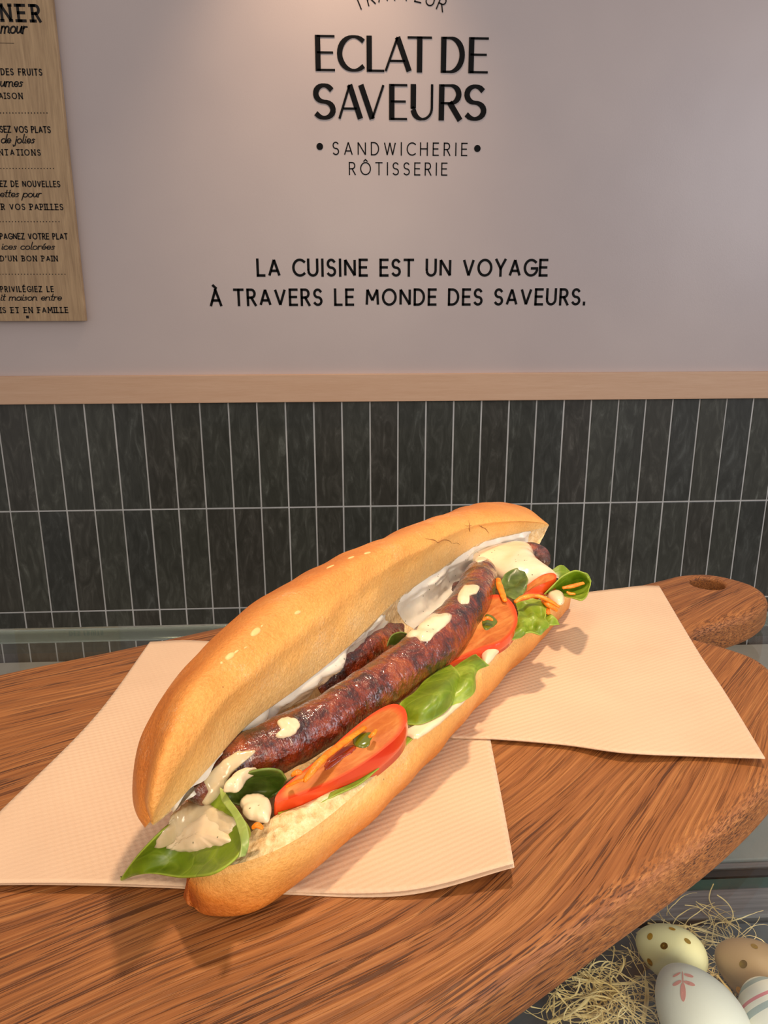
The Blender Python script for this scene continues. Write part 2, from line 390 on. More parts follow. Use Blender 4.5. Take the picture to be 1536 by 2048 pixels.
def m_stripe_egg():
    t = NT('striped_egg_paint'); x, y, z = t.sep(t.coord('Object'))
    wv = t.math('ADD', z, t.math('MULTIPLY', t.noise(t.coord('Object'), 40, 1), .0012))
    k = t.math('FRACT', t.math('MULTIPLY', wv, 62.0))
    c = t.ramp(k, [(0, srgb(238, 238, 228)), (.20, srgb(170, 186, 186)), (.42, srgb(238, 238, 228)), (.62, srgb(222, 140, 150)), (.74, srgb(238, 238, 228))], 'CONSTANT')
    t.col(c); t.set(Roughness=.5); return t.m
def m_straw():
    t = NT('straw'); n = t.noise(t.coord('pos'), 60, 3); t.col(t.ramp(n, [(.3, srgb(222, 190, 118)), (.7, srgb(250, 230, 172))])); t.set(Roughness=.55); return t.m
def m_plaque():
    t = NT('oak_plaque'); v = t.coord('pos', (14, 1, 1.6)); n = t.noise(v, 3.0, 5, .6, 1.2); n2 = t.noise(t.coord('pos', (90, 1, 5)), 3.0, 3, .6)
    c = t.mix(.35, t.ramp(n, [(.3, srgb(164, 132, 98)), (.7, srgb(206, 172, 132))]), t.ramp(n2, [(.3, srgb(140, 112, 82)), (.7, srgb(210, 176, 134))]))
    t.col(c); t.set(Roughness=.55); return t.m
MW = m_plaster(); MRAIL = m_lightwood('maple_rail', srgb(214, 170, 136), srgb(228, 188, 156)); MTILE = m_tile(); MBOARD = m_board()
MCRUST, MCRUMB, MSAUS = m_crust(), m_crumb(), m_sausage()
MWHITE = m_sauce('white_herb_sauce', srgb(236, 228, 212), srgb(246, 240, 226)); MCREAM = m_sauce('cream_sauce', srgb(232, 206, 166), srgb(240, 218, 184))
MGREY = m_sauce('thin_sauce', srgb(206, 184, 146), srgb(222, 204, 168), .16)
MLEAF = m_leaf('green_leaf', srgb(84, 108, 10), srgb(116, 140, 20), srgb(178, 194, 74)); MLEAFD = m_leaf('deep_green_leaf', srgb(48, 64, 14), srgb(74, 92, 24), srgb(130, 146, 66))
MLEAFP = m_leaf('pale_leaf', srgb(120, 142, 60), srgb(146, 166, 84), srgb(190, 202, 130))
MTF, MTS, MCAR, MNAP, MGLASS = m_tomato_flesh(), m_tomato_skin(), m_carrot(), m_napkin(), m_glass()
MSTEEL = m_brushed('brushed_rail', srgb(120, 118, 118), srgb(160, 157, 156)); MSLATE = m_slate('slate', srgb(66, 70, 74), srgb(92, 96, 100))
MPANEL = m_slate('grey_panel', srgb(112, 118, 118), srgb(128, 134, 134), .4); MDARK = simple('dark_groove', srgb(24, 28, 28), .4); MGREEN = simple('green_glass_edge', srgb(6, 62, 52), .12, Coat_Weight=.5)
MGROUT = m_slate('grout', srgb(196, 194, 190), srgb(214, 212, 208), .9); MBLACK = simple('black_vinyl', srgb(9, 8, 9), .6, Specular_IOR_Level=.15); MENG = simple('burnt_engraving', srgb(26, 18, 14), .8)
MBENCH = m_slate('pale_bench_top', srgb(196, 186, 166), srgb(208, 198, 178), .45); MFLOOR = m_slate('floor_tile', srgb(88, 84, 80), srgb(110, 104, 98), .5)
MEDGE = simple('glass_edge', srgb(190, 200, 188), .08, Transmission_Weight=.85, Coat_Weight=1.0); MSTRAW, MPLQ = m_straw(), m_plaque()
MGOLD = simple('gold_foil', srgb(206, 164, 60), .25, .9); MCRACK = simple('crack_brown', srgb(150, 92, 40), .8); MFLOUR = simple('pale_blister', srgb(242, 192, 124), .5); MPINK = simple('pink_print', srgb(222, 150, 138), .6); MHOLE = simple('hole_shadow', srgb(48, 24, 14), .8)

# ------------------------------------------------------------------ stroke lettering
def arc(cx, cy, rx, ry, a0, a1, n=14): return [(cx+rx*math.cos(R_(a0+(a1-a0)*i/n)), cy+ry*math.sin(R_(a0+(a1-a0)*i/n))) for i in range(n+1)]
GL = {
 'A': (.74, [[(0, 0), (.37, 1)], ([(.37, 1), (.74, 0)], 'k'), [(.13, .30), (.61, .30)]]),
 'B': (.54, [[(0, 0), (0, 1)], [(0, 1)]+arc(.26, .76, .22, .24, 90, -90)+[(0, .52)], [(0, .52)]+arc(.28, .26, .26, .26, 90, -90)+[(0, 0)]]),
 'C': (.72, [arc(.48, .5, .48, .5, 50, 310, 22)]),
 'D': (.70, [[(0, 0), (0, 1)], [(0, 1)]+arc(.24, .5, .46, .5, 90, -90, 20)+[(0, 0)]]),
 'E': (.50, [[(0, 0), (0, 1)], [(0, 1), (.5, 1)], [(0, .52), (.45, .52)], [(0, 0), (.5, 0)]]),
 'F': (.48, [[(0, 0), (0, 1)], [(0, 1), (.48, 1)], [(0, .52), (.42, .52)]]),
 'G': (.78, [arc(.48, .5, .48, .5, 48, 342, 22)+[(.93, .46), (.55, .46)]]),
 'H': (.66, [[(0, 0), (0, 1)], [(.66, 0), (.66, 1)], [(0, .52), (.66, .52)]]),
 'I': (.0, [[(0, 0), (0, 1)]]),
 'L': (.46, [[(0, 1), (0, 0)], [(0, 0), (.46, 0)]]),
 'M': (.86, [[(0, 0), (.06, 1)], [(.06, 1), (.43, .28)], [(.43, .28), (.80, 1)], [(.80, 1), (.86, 0)]]),
 'N': (.70, [[(0, 0), (0, 1)], [(0, 1), (.70, 0)], [(.70, 0), (.70, 1)]]),
 'O': (.96, [arc(.48, .5, .48, .5, 90, 450, 28)]),
 'P': (.52, [[(0, 0), (0, 1)], [(0, 1)]+arc(.26, .74, .26, .26, 90, -90)+[(0, .48)]]),
 'R': (.56, [[(0, 0), (0, 1)], [(0, 1)]+arc(.27, .74, .25, .26, 90, -90)+[(0, .48)], ([(.26, .48), (.56, 0)], 'k')]),
 'S': (.54, [arc(.27, .75, .25, .25, 35, 270, 14)[:-1]+arc(.27, .25, .27, .25, 90, -145, 14)]),
 'T': (.60, [[(0, 1), (.60, 1)], [(.30, 1), (.30, 0)]]),
 'U': (.66, [[(0, 1), (0, .32)]+arc(.33, .33, .33, .33, 180, 360, 16)+[(.66, 1)]]),
 'V': (.72, [([(0, 1), (.36, 0)], 'k'), [(.36, 0), (.72, 1)]]),
 'W': (1.05, [[(0, 1), (.26, 0)], [(.26, 0), (.52, 1)], [(.52, 1), (.79, 0)], [(.79, 0), (1.05, 1)]]),
 'Y': (.66, [[(0, 1), (.33, .45)], [(.66, 1), (.33, .45)], [(.33, .45), (.33, 0)]]),
 'Z': (.58, [[(0, 1), (.58, 1)], [(.58, 1), (0, 0)], [(0, 0), (.58, 0)]]),
 '.': (.0, [[(0, 0), (0, .10)]]), "'": (.05, [[(.05, 1.0), (0, .75)]]), ' ': (.28, []),
 # small joined letters
 'a': (.46, [arc(.2, .24, .2, .24, 60, 360, 14), [(.42, .48), (.38, .08), (.5, .04)]]),
 'c': (.38, [arc(.2, .24, .2, .24, 50, 320, 14)]),
 'd': (.46, [arc(.2, .24, .2, .24, 60, 360, 14), [(.48, .98), (.40, .06), (.5, .02)]]),
 'e': (.40, [[(.02, .22)]+arc(.2, .25, .18, .23, 0, 320, 14)]),
 'i': (.14, [[(.06, .46), (.04, .06), (.14, .02)], [(.08, .66), (.08, .72)]]),
 'j': (.14, [[(.10, .46), (.04, -.28), (-.10, -.34), (-.14, -.22)], [(.10, .66), (.10, .72)]]),
 'l': (.16, [[(.10, .98), (.04, .08), (.16, .02)]]),
 'm': (.66, [[(.0, 0), (.03, .46)], [(.03, .36)]+arc(.16, .34, .13, .13, 150, 10, 8)+[(.29, 0)], [(.30, .36)]+arc(.44, .34, .13, .13, 150, 10, 8)+[(.58, .06), (.66, .02)]]),
 'n': (.42, [[(.0, 0), (.03, .46)], [(.03, .36)]+arc(.18, .34, .15, .13, 150, 10, 8)+[(.34, .06), (.42, .02)]]),
 'o': (.42, [arc(.2, .24, .2, .24, 0, 360, 16)]),
 'p': (.44, [[(.04, .48), (-.06, -.38)], arc(.22, .24, .2, .24, 180, -150, 16)]),
 'r': (.30, [[(.02, 0), (.04, .48)], [(.04, .34), (.14, .46), (.28, .46)]]),
 's': (.30, [[(.26, .42), (.12, .47), (.06, .36), (.22, .22), (.20, .06), (.02, .04)]]),
 't': (.24, [[(.14, .84), (.08, .06), (.22, .02)], [(-.02, .54), (.24, .54)]]),
 'u': (.42, [[(.02, .46), (.02, .14), (.12, .02), (.26, .08), (.36, .46)], [(.36, .46), (.36, .06), (.44, .02)]]),
}
ACC = {'À': ('A', [[(.24, 1.26), (.40, 1.12)]]), 'Ô': ('O', [[(.32, 1.12), (.48, 1.25), (.64, 1.12)]]), 'É': ('E', [[(.16, 1.12), (.34, 1.26)]]), 'é': ('e', [[(.16, .62), (.28, .78)]])}
def glyph(ch):
    if ch in ACC:
        b, ex = ACC[ch]; wd, st = GL[b]; return wd, list(st)+ex
    return GL[ch]
def letter_mesh(ch, sx, sy, wv, wh, depth, slant=0, serif=0):
    """solid letter in the x-z plane facing -y; wv, wh: widths of upright and level strokes (in metres)"""
    wd, strokes = glyph(ch); vs, fs = [], []
    jobs = []
    for s in strokes:
        k = None
        if isinstance(s, tuple): s, k = s
        jobs.append((s, k))
        if serif and len(s) == 2 and abs(s[0][0]-s[1][0]) < .1 and abs(s[0][1]-s[1][1]) > .6:
            for q in s: jobs.append(([(q[0]-serif/sx*sy*.5, q[1]), (q[0]+serif/sx*sy*.5, q[1])], None))
    for s, k in jobs:
        pts = [Vector(((x+slant*y)*sx if False else x*sx+slant*y*sy, y*sy)) for x, y in s]
        loop = (pts[0]-pts[-1]).length < 1e-6
        diag = len(s) == 2 and abs(s[0][0]-s[1][0]) > .2 and abs(s[0][1]-s[1][1]) > .2
        L, Rr = [], []
        for i, p in enumerate(pts):
            a = pts[i-1] if i > 0 else (pts[-2] if loop else None); b = pts[i+1] if i < len(pts)-1 else (pts[1] if loop else None)
            d1 = (p-a).normalized() if a is not None else None; d2 = (b-p).normalized() if b is not None else None
            d = d2 if d1 is None else d1 if d2 is None else (d1+d2)
            d = d.normalized() if d.length > 1e-6 else d1
            n = Vector((-d.y, d.x)); ww = wh+(wv-wh)*min(1, abs(d.y)*1.15)
            if wv > wh*1.5:
                if k == 'k': ww = wv
                elif diag: ww = wh*1.15
                elif ch == 'U' and i > len(pts)*.5: ww = wh*1.2
            sc = 1.0
            if d1 is not None and d2 is not None: sc = min(1.6, 1/max(.5, n.dot(Vector((-d1.y, d1.x)))))
            e = Vector((0, 0))
            if not loop and i == 0: e = -d*(.5*min(wh, wv) if ch not in 'AVMNW' else 0)
            if not loop and i == len(pts)-1: e = d*(.5*min(wh, wv) if ch not in 'AVMNW' else 0)
            L.append(p+n*ww*.5*sc+e); Rr.append(p-n*ww*.5*sc+e)
        b0 = len(vs); m = len(pts)
        for q in L: vs.append((q.x, -depth, q.y))
        for q in Rr: vs.append((q.x, -depth, q.y))
        for q in L: vs.append((q.x, 0, q.y))
        for q in Rr: vs.append((q.x, 0, q.y))
        for i in range(m-1):
            fs.append((b0+i, b0+i+1, b0+m+i+1, b0+m+i))
            fs.append((b0+i, b0+2*m+i, b0+2*m+i+1, b0+i+1)); fs.append((b0+m+i, b0+m+i+1, b0+3*m+i+1, b0+3*m+i))
        for i in (0, m-1): fs.append((b0+i, b0+m+i, b0+3*m+i, b0+2*m+i))
    me = bpy.data.meshes.new('letter'); me.from_pydata(vs, [], fs); me.update()
    bm = bmesh.new(); bm.from_mesh(me); bmesh.ops.recalc_face_normals(bm, faces=bm.faces); bm.to_mesh(me); bm.free()
    return me, wd*sx
def put_letter(ch, x, z, y, sx, sy, wv, wh, depth, mat, parent, slant=0, serif=0, rot=0):
    if ch == ' ': return
    me, _ = letter_mesh(ch, sx, sy, wv, wh, depth, slant, serif)
    o = link('letter', me, mat, None, False); o.location = (x, y, z); o.rotation_euler = (0, rot, 0)
    o.parent = parent; o.matrix_parent_inverse = Matrix.Translation(-parent.location); return o
def row(text, px0, px1, pytop, pybot, mat, parent, y=WY, wk=.12, depth=.0008, slant=0, serif=0, joined=False, cond=1.0, wh=None):
    a = WP(px0, pybot, y); b = WP(px1, pybot, y); t = WP(px0, pytop, y)
    H = t.z-a.z; tot = b.x-a.x; sx = H*cond; ws = [glyph(c)[0]*sx for c in text]; n = len(text)
    sw = wk*H; free = (tot-sum(ws)-sw)/max(1, n-1)
    if joined: k = (tot-sw-free*0)/max(1e-6, sum(ws)+.06*H*(n-1)); sx *= k; ws = [q*k for q in ws]; free = .06*H*k
    x = a.x+sw/2
    if joined:
        letters_join(text, x, a.z, y, sx, H, ws, free, sw, depth, slant, mat, parent); return
    for c, q in zip(text, ws):
        put_letter(c, x, a.z, y, sx, H, sw, (wh or wk)*H, depth, mat, parent, slant, serif); x += q+free
def letters_join(text, x, z, y, sx, H, ws, free, sw, depth, slant, mat, parent):
    bm = bmesh.new()
    for c, q in zip(text, ws):
        if c != ' ':
            me, _ = letter_mesh(c, sx, H, sw, sw, depth, slant); me.transform(Matrix.Translation((x, y, z))); bm.from_mesh(me); bpy.data.meshes.remove(me)
        x += q+free
    me = bpy.data.meshes.new('script_line'); bm.to_mesh(me); bm.free(); link('script_line', me, mat, parent, False)

# ------------------------------------------------------------------ the setting
TP = .077; TX0 = -.930; TZ = CAM.z-.2758; TH = .3020
RT = WP(768, 747).z; RB = WP(768, 800).z
tag(box('wall_back', -6, 6, WY, WY+.12, RT-.02, 3.1, MW), kind='structure')
lowwall = tag(box('wall_lower_back', -6, 6, WY+.004, WY+.12, 0, RT-.02, MGROUT), kind='structure')
tme = box_mesh(.0021, TP-.0021, -.0016, .003, .0021, TH-.0021, .0009, 2); tme.materials.append(MTILE)
tme.polygons.foreach_set('use_smooth', [False]*len(tme.polygons))
for r in range(3):
    for i in range(-24, 50):
        o = bpy.data.objects.new('tile', tme); C.objects.link(o); o.location = (TX0+i*TP, WY+.004, TZ-(r+1)*TH); o.parent = lowwall
        o.rotation_euler = (random.uniform(-.004, .004), 0, random.uniform(-.006, .006))
tag(box('trim_1', -6, 6, WY-.016, WY+.01, RB-.002, RT, MRAIL, bev=.0015), 'pale maple rail fixed between wall panel and tiles', kind='structure')
tag(box('floor', -6, 6, -1.5, WY+.12, -.05, 0, MFLOOR), kind='structure')
bz = WP(0, 1338).z; bz2 = WP(1400, 1276).z; bz = (bz+bz2)/2
bench = empty('bench', (0, 1.8, 0)); tag(bench, 'low pale beige worktop bench at foot of the tiled wall, seen through glass', 'counter')
box('worktop', -2.2, 2.2, 1.45, WY-.004, bz-.04, bz, MBENCH, bench, .003); box('body', -2.15, 2.15, 1.50, WY-.02, 0, bz-.04, MPANEL, bench, .002)

# ------------------------------------------------------------------ wall lettering
logo = empty('logo_lettering', (0, WY, 1.9)); tag(logo, 'raised black shop logo lettering high on the pale wall, two large lines', 'lettering')
X = lambda u: 400+u/1.92
for ch, a, b in (('E', 444, 515), ('C', 527, 618), ('L', 640, 704), ('A', 713, 803), ('T', 800, 885), ('D', 924, 1015), ('E', 1030, 1101)):
    yb = 142+(a-440)/640*5; yt = yb-72; A = WP(X(a), yb); B_ = WP(X(b), yb); H = WP(X(a), yt).z-A.z
    wv, wh = .165*H, .06*H; wd = glyph(ch)[0]; ins = wv/2 if ch in 'ELD' else 0; ins2 = wv/2 if ch == 'D' else 0
    if ch == 'C': ins = wv/2
    put_letter(ch, A.x+ins, A.z+wh/2, WY, (B_.x-A.x-ins-ins2)/wd, H-wh, wv, wh, .002, MBLACK, logo)
for ch, a, b in (('S', 434, 522), ('A', 532, 620), ('V', 615, 708), ('E', 726, 795), ('U', 808, 893), ('R', 916, 1000), ('S', 1010, 1098)):
    yb = 239+(a-440)/640*2.5; yt = yb-72; A = WP(X(a), yb); B_ = WP(X(b), yb); H = WP(X(a), yt).z-A.z
    wv, wh = .165*H, .06*H; wd = glyph(ch)[0]; ins = wv/2 if ch in 'ERUS' else wh/2; ins2 = wv/2 if ch == 'S' else wh/2
    if ch == 'S': wh *= 1.6
    put_letter(ch, A.x+ins, A.z+wh/2, WY, (B_.x-A.x-ins-ins2)/wd, H-wh, wv, wh, .002, MBLACK, logo)
sub = empty('trade_lettering', (0, WY, 1.8)); tag(sub, 'two thin spaced black words between bullets, directly under the large logo lines', 'lettering')
row('SANDWICHERIE', 665, 934.5, 284.5, 309, MBLACK, sub, wk=.10, cond=.92); row('RÔTISSERIE', 698, 894.5, 325, 349, MBLACK, sub, wk=.10, cond=.92)
for px, py in ((639.6, 293), (954.7, 297)):
    c = WP(px, py); n = 20; r = .0082
    vs = [(c.x+r*math.cos(2*math.pi*i/n), WY-d, c.z+r*math.sin(2*math.pi*i/n)) for d in (.0012, 0) for i in range(n)]
    mesh('bullet', vs, [list(range(n))]+[(i, (i+1) % n, n+(i+1) % n, n+i) for i in range(n)], MBLACK, sub, False)
slo = empty('slogan_lettering', (0, WY, 1.6)); tag(slo, 'two-line black capitals slogan across the middle of the pale wall', 'lettering')
row('LA CUISINE EST UN VOYAGE', 513.5, 1095, 519.5, 551, MBLACK, slo, wk=.165, cond=.90)
row('À TRAVERS LE MONDE DES SAVEURS.', 420, 1170, 579.5, 610, MBLACK, slo, wk=.165, cond=.90)
arcl = empty('arched_lettering', (0, WY, 2.2)); tag(arcl, 'curved line of thin black capitals cut off by the top edge, above the logo', 'lettering')
Cc = WP(800, 214); Rr = (WP(800, 0).z-Cc.z)
H = WP(665, 284).z-WP(665, 309).z
for i, ch in enumerate('TRAITEUR'):
    a = R_(-24+48*i/7); wd = glyph(ch)[0]*H
    put_letter(ch, Cc.x+Rr*math.sin(a)-wd/2*math.cos(a), Cc.z+Rr*math.cos(a)+wd/2*math.sin(a), WY, H, H, .09*H, .09*H, .0015, MBLACK, arcl, rot=a)
# ------------------------------------------------------------------ wooden plaque
PY = WY-.022
pr = WP(172, 642, PY); pt = WP(103, 0, PY); cx = WP(55, 634, PY).x; pl = 2*cx-pr.x
plq = empty('wall_plaque', (cx, WY, pr.z)); tag(plq, 'oak wood plaque with burnt mixed-font text hanging on the wall at left', 'sign')
box('panel', pl, (pr.x+pt.x)/2, PY, WY-.006, pr.z, 2.35, MPLQ, plq, .001); 
box('spacer', pl+.03, pr.x-.03, WY-.006, WY, pr.z+.03, 2.3, MDARK, plq)
def prow(text, x1, w_, yt, yb, style):
    if style == 'slab': row(text, x1-w_, x1, yt, yb, MENG, plq, y=PY, wk=.20, serif=.30, depth=.0004, cond=.9)
    elif style == 'bold': row(text, x1-w_, x1, yt, yb, MENG, plq, y=PY, wk=.21, depth=.0004, cond=.78)
    else: row(text, x1-w_, x1, yt, yb, MENG, plq, y=PY, wk=.13, depth=.0004, slant=.28, joined=True)
prow('NER', 83, 81, 10, 41, 'slab'); prow('mour', 54, 54, 38, 66, 'script')
prow('DES FRUITS', 85, 83, 137.5, 149.5, 'bold'); prow('umes', 46, 47, 152, 173, 'script'); prow('AISON', 46, 48, 186, 197, 'slab')
prow('SEZ VOS PLATS', 102, 102, 252.5, 264.5, 'bold'); prow('de jolies', 70, 69, 268, 286, 'script'); prow('NTATIONS', 82, 84, 299, 310, 'slab')
prow('EZ DE NOUVELLES', 121, 121, 362, 373, 'bold'); prow('ettes pour', 83, 84, 378, 394, 'script'); prow('R VOS PAPILLES', 127, 124, 408, 419, 'slab')
prow('PAGNEZ VOTRE PLAT', 136, 136, 467, 478, 'bold'); prow('ices colorées', 110, 108, 484, 499, 'script'); prow("D'UN BON PAIN", 116, 115, 512, 522, 'slab')
prow('PRIVILÉGIEZ LE', 108, 107, 573, 583.5, 'bold'); prow('it maison entre', 124, 124, 586, 601, 'script'); prow('IS ET EN FAMILLE', 137, 136, 615, 625.5, 'slab')
a = WP(0, 86, PY); b = WP(28, 86, PY); box('rule', a.x, b.x, PY-.0004, PY, a.z-.0004, a.z+.0004, MENG, plq)
for yy, xe in ((226, 95), (337, 108), (443.5, 119), (548.5, 131)):
    bm = bmesh.new(); x = xe
    while x > -20:
        q = WP(x, yy, PY); me = box_mesh(q.x-.0024, q.x, PY-.0004, PY, q.z-.0011, q.z+.0011); bm.from_mesh(me); x -= 6.2
    me = bpy.data.meshes.new('dashed_rule'); bm.to_mesh(me); bm.free(); link('dashed_rule', me, MENG, plq, False)
q = WP(55, 634, PY); box('dot', q.x-.0035, q.x+.0035, PY-.0004, PY, q.z-.0035, q.z+.0035, MENG, plq, .0001)

# ------------------------------------------------------------------ glass display case
GZ = BZ-.024; GT = .008; CF = CAM.z-.43
case = empty('display_case', (0, .2, 0)); tag(case, 'glass-topped display case under the cutting board, grey metal rails inside', 'display case')
gy = (PZ(0, 1268, GZ).y+PZ(1536, 1224, GZ).y)/2
box('glass_top', -.95, .95, -.25, gy-.0006, GZ-GT, GZ, MGLASS, case)
box('glass_edge', -.95, .95, gy-.0005, gy+.003, GZ-GT-.0005, GZ+.0005, MEDGE, case, .0012)
box('glass_edge', -.95, .95, gy+.0035, gy+.010, GZ-GT-.003, GZ-.002, MEDGE, case, .001)
for x in (-.95, .94): box('side_panel', x, x+.01, -.25, gy, CF, GZ-GT, MPANEL, case)
def iy(py, z=CF): return PZ(1480, py, z).y
box('tray', -.94, .94, -.25, iy(1846), CF-.02, CF, MSLATE, case, .001)
box('groove', -.94, .94, iy(1846), iy(1775), CF-.02, CF-.004, MDARK, case)
box('rail', -.94, .94, iy(1838), iy(1780), CF-.01, CF+.002, MSTEEL, case, .0015)
box('glass_shelf_edge', -.94, .94, iy(1775), iy(1752), CF-.012, CF-.002, MGREEN, case)
box('groove', -.94, .94, iy(1750), iy(1738), CF-.01, CF-.001, MDARK, case)
box('rail', -.94, .94, iy(1736), iy(1726), CF-.01, CF+.001, MSTEEL, case, .001)
box('rear_panel', -.94, .94, iy(1725), iy(1725)+.16, CF-.02, CF+.003, MPANEL, case, .001)
box('base_cabinet', -.95, .95, -.25, iy(1725)+.16, .0, CF-.02, MPANEL, case, .002)

# ------------------------------------------------------------------ cutting board
TH_ = math.radians(28.0); S_ = Vector((math.cos(TH_), math.sin(TH_), 0)); N_ = Vector((-math.sin(TH_), math.cos(TH_), 0)); K = BH/.22
BC = (S_*.10+N_*.31)*K; BT = .024
board = empty('cutting_board', (BC.x, BC.y, GZ)); tag(board, 'large oak paddle cutting board with holed handle under the sandwich', 'cutting board')
def curve_board():
    out = [(-.25, .215), (-.2, .177), (-.1, .156), (.0, .150), (.07, .1515), (.133, .155), (.194, .160), (.248, .1645), (.289, .170), (.33, .179), (.37, .195), (.405, .219), (.425, .244), (.431, .262), (.427, .284), (.4225, .297),
           (.425, .3035), (.440, .306), (.490, .305), (.520, .311), (.536, .321), (.544, .335), (.545, .347), (.541, .364), (.531, .377), (.512, .385), (.491, .386), (.45, .388), (.42, .392), (.395, .410), (.37, .445), (.33, .468), (.26, .479), (.16, .4815), (.09, .482), (.018, .485), (-.12, .484), (-.22, .470), (-.27, .43), (-.285, .34), (-.28, .25)]
    o_ = [Vector((v.x*K-.10*K, v.y*K-.31*K, 0)) for v in spline([Vector((a, b, 0)) for a, b in out], 300, True)]
    h = P(1415, 1166, 0); hl = Vector((Vector((h.x, h.y, 0)).dot(S_)-.10*K, Vector((h.x, h.y, 0)).dot(N_)-.31*K, 0))
    i_ = [hl+Vector((.0112*math.cos(2*math.pi*i/40), .0112*math.sin(2*math.pi*i/40), 0)) for i in range(40)]
    bm = bmesh.new()
    def wall_(loop, rad, sgn):
        n = len(loop); ns = []
        for i in range(n):
            t = (loop[(i+2) % n]-loop[i-2]).normalized(); ns.append(Vector((-t.y, t.x, 0))*sgn)
        prof = [(rad*(1-math.sin(a)), rad*(1-math.cos(a))) for a in [math.pi/2*k/6 for k in range(7)]]
        rings = [(ins, z) for ins, z in prof]+[(ins, BT-z) for ins, z in prof[::-1]]
        R = [[bm.verts.new(loop[i]+ns[i]*ins+Vector((0, 0, z))) for i in range(n)] for ins, z in rings]
        for a, b in zip(R, R[1:]):
            for i in range(n): bm.faces.new((a[i], a[(i+1) % n], b[(i+1) % n], b[i]))
        return R[0], R[-1]
    area_ = sum(o_[i-1].cross(o_[i]).z for i in range(len(o_)))
    b0, t0 = wall_(o_, .0075, 1 if area_ > 0 else -1); b1, t1 = wall_(i_, .0025, -1)
    for A_, B_ in ((b0, b1), (t0, t1)):
        es = []
        for L_ in (A_, B_):
            for i in range(len(L_)): es.append(bm.edges.get((L_[i], L_[(i+1) % len(L_)])))
        bmesh.ops.triangle_fill(bm, edges=es, use_beauty=True)
    bmesh.ops.recalc_face_normals(bm, faces=bm.faces)
    me = bpy.data.meshes.new('plank'); bm.to_mesh(me); bm.free(); return me
bo = bpy.data.objects.new('plank', curve_board()); C.objects.link(bo); bo.data.materials.append(MBOARD)
bo.parent = board; bo.rotation_euler = (0, 0, TH_)
bo.data.polygons.foreach_set('use_smooth', [p.normal.z < .999 for p in bo.data.polygons])

# ------------------------------------------------------------------ napkins
def pg(rows): return [[P(*p) for p in r] for r in rows]
n1 = pg([[(300, 1285, .0006), (380, 1282, .0012), (520, 1290, .0006), (650, 1288, .0006), (800, 1285, .0006), (945, 1285, .0006)],
    [(190, 1435, .001), (330, 1435, .0006), (480, 1435, .0006), (640, 1435, .0006), (800, 1435, .0006), (972, 1435, .0006)],
    [(0, 1625, .0025), (180, 1620, .001), (380, 1620, .0006), (580, 1620, .0006), (790, 1610, .001), (1004, 1600, .003)],
    [(-150, 1772, .001), (80, 1767, .0035), (330, 1772, .003), (560, 1785, .0006), (810, 1783, .003), (1028, 1728, .009)]])
nk = sheet('paper_napkin', grid(n1, 60, 90), .0005, MNAP); 
tag(nk, 'cream paper napkin under the near end of the sandwich, left side', 'napkin'); setorigin(nk, P(550, 1550, 0))
n1b = [[v.copy() for v in r] for r in n1]; n1b[3] = [P(*p) for p in [(-155, 1774, .0002), (78, 1770, .0020), (330, 1776, .0014), (560, 1789, .0002), (812, 1791, .0012), (1029, 1735, .006)]]
for r in n1b[:3]:
    for v in r: v.z -= .0004
ply = sheet('lower_ply', grid(n1b, 40, 60), .0003, MNAP); ply.parent = nk; ply.matrix_parent_inverse = Matrix.Translation(-nk.location)
n2 = pg([[(870, 1215, .002), (1000, 1200, .002), (1150, 1188, .002), (1230, 1179, .0035), (1282, 1173, .002), (1318, 1173, .002)],
    [(875, 1300, .002), (1000, 1300, .002), (1130, 1300, .002), (1250, 1300, .002), (1330, 1300, .003), (1393, 1300, .002)],
    [(890, 1390, .002), (1000, 1390, .002), (1130, 1390, .002), (1260, 1390, .003), (1370, 1390, .0025), (1452, 1390, .002)],
    [(900, 1477, .002), (1000, 1480, .0022), (1130, 1491, .002), (1250, 1507, .004), (1400, 1514, .002), (1530, 1518, .004)]])
nk2 = sheet('paper_napkin', grid(n2, 60, 70), .0006, MNAP)
tag(nk2, 'cream paper napkin under the far end of the sandwich, reaching the board handle', 'napkin'); setorigin(nk2, P(1200, 1350, 0))

# ------------------------------------------------------------------ bread
AX = (P(1130, 1230)-P(430, 1790)); AX.z = 0; AX.normalize(); NR = Vector((AX.y, -AX.x, 0))
U = [ # rim, crust 1, crust 2, skyline  (pixel, pixel, height)
 [(306, 1650, .043), (304, 1648, .044), (302, 1645, .045), (301, 1642, .044)],
 [(338, 1622, .045), (312, 1612, .054), (297, 1598, .056), (288, 1588, .052)],
 [(420, 1533, .048), (368, 1510, .066), (325, 1500, .070), (300, 1493, .062)],
 [(500, 1446, .050), (436, 1408, .073), (378, 1385, .079), (337, 1392, .070)],
 [(600, 1372, .051), (528, 1313, .077), (465, 1282, .084), (424, 1284, .075)],
 [(700, 1290, .052), (630, 1228, .079), (565, 1196, .087), (525, 1195, .078)],
 [(800, 1194, .053), (738, 1150, .079), (690, 1128, .087), (646, 1128, .078)],
 [(885, 1135, .054), (842, 1095, .077), (805, 1075, .084), (770, 1073, .076)],
 [(960, 1086, .054), (932, 1053, .073), (905, 1033, .078), (880, 1030, .072)],
 [(1030, 1067, .053), (1017, 1040, .067), (996, 1016, .071), (970, 1004, .066)],
 [(1080, 1057, .051), (1074, 1043, .058), (1062, 1030, .060), (1045, 1013, .058)],
 [(1098, 1051, .050), (1097, 1049, .051), (1096, 1048, .051), (1094, 1046, .050)]]
J = [(309, 1650, .040), (355, 1612, .036), (440, 1545, .030), (540, 1470, .028), (645, 1400, .028), (738, 1318, .030), (850, 1262, .029), (925, 1190, .030), (990, 1138, .031), (1048, 1108, .034), (1076, 1090, .040), (1096, 1054, .048)]
wback = [0, .35, .75, .95, 1, 1, 1, 1, .95, .8, .45, 0]
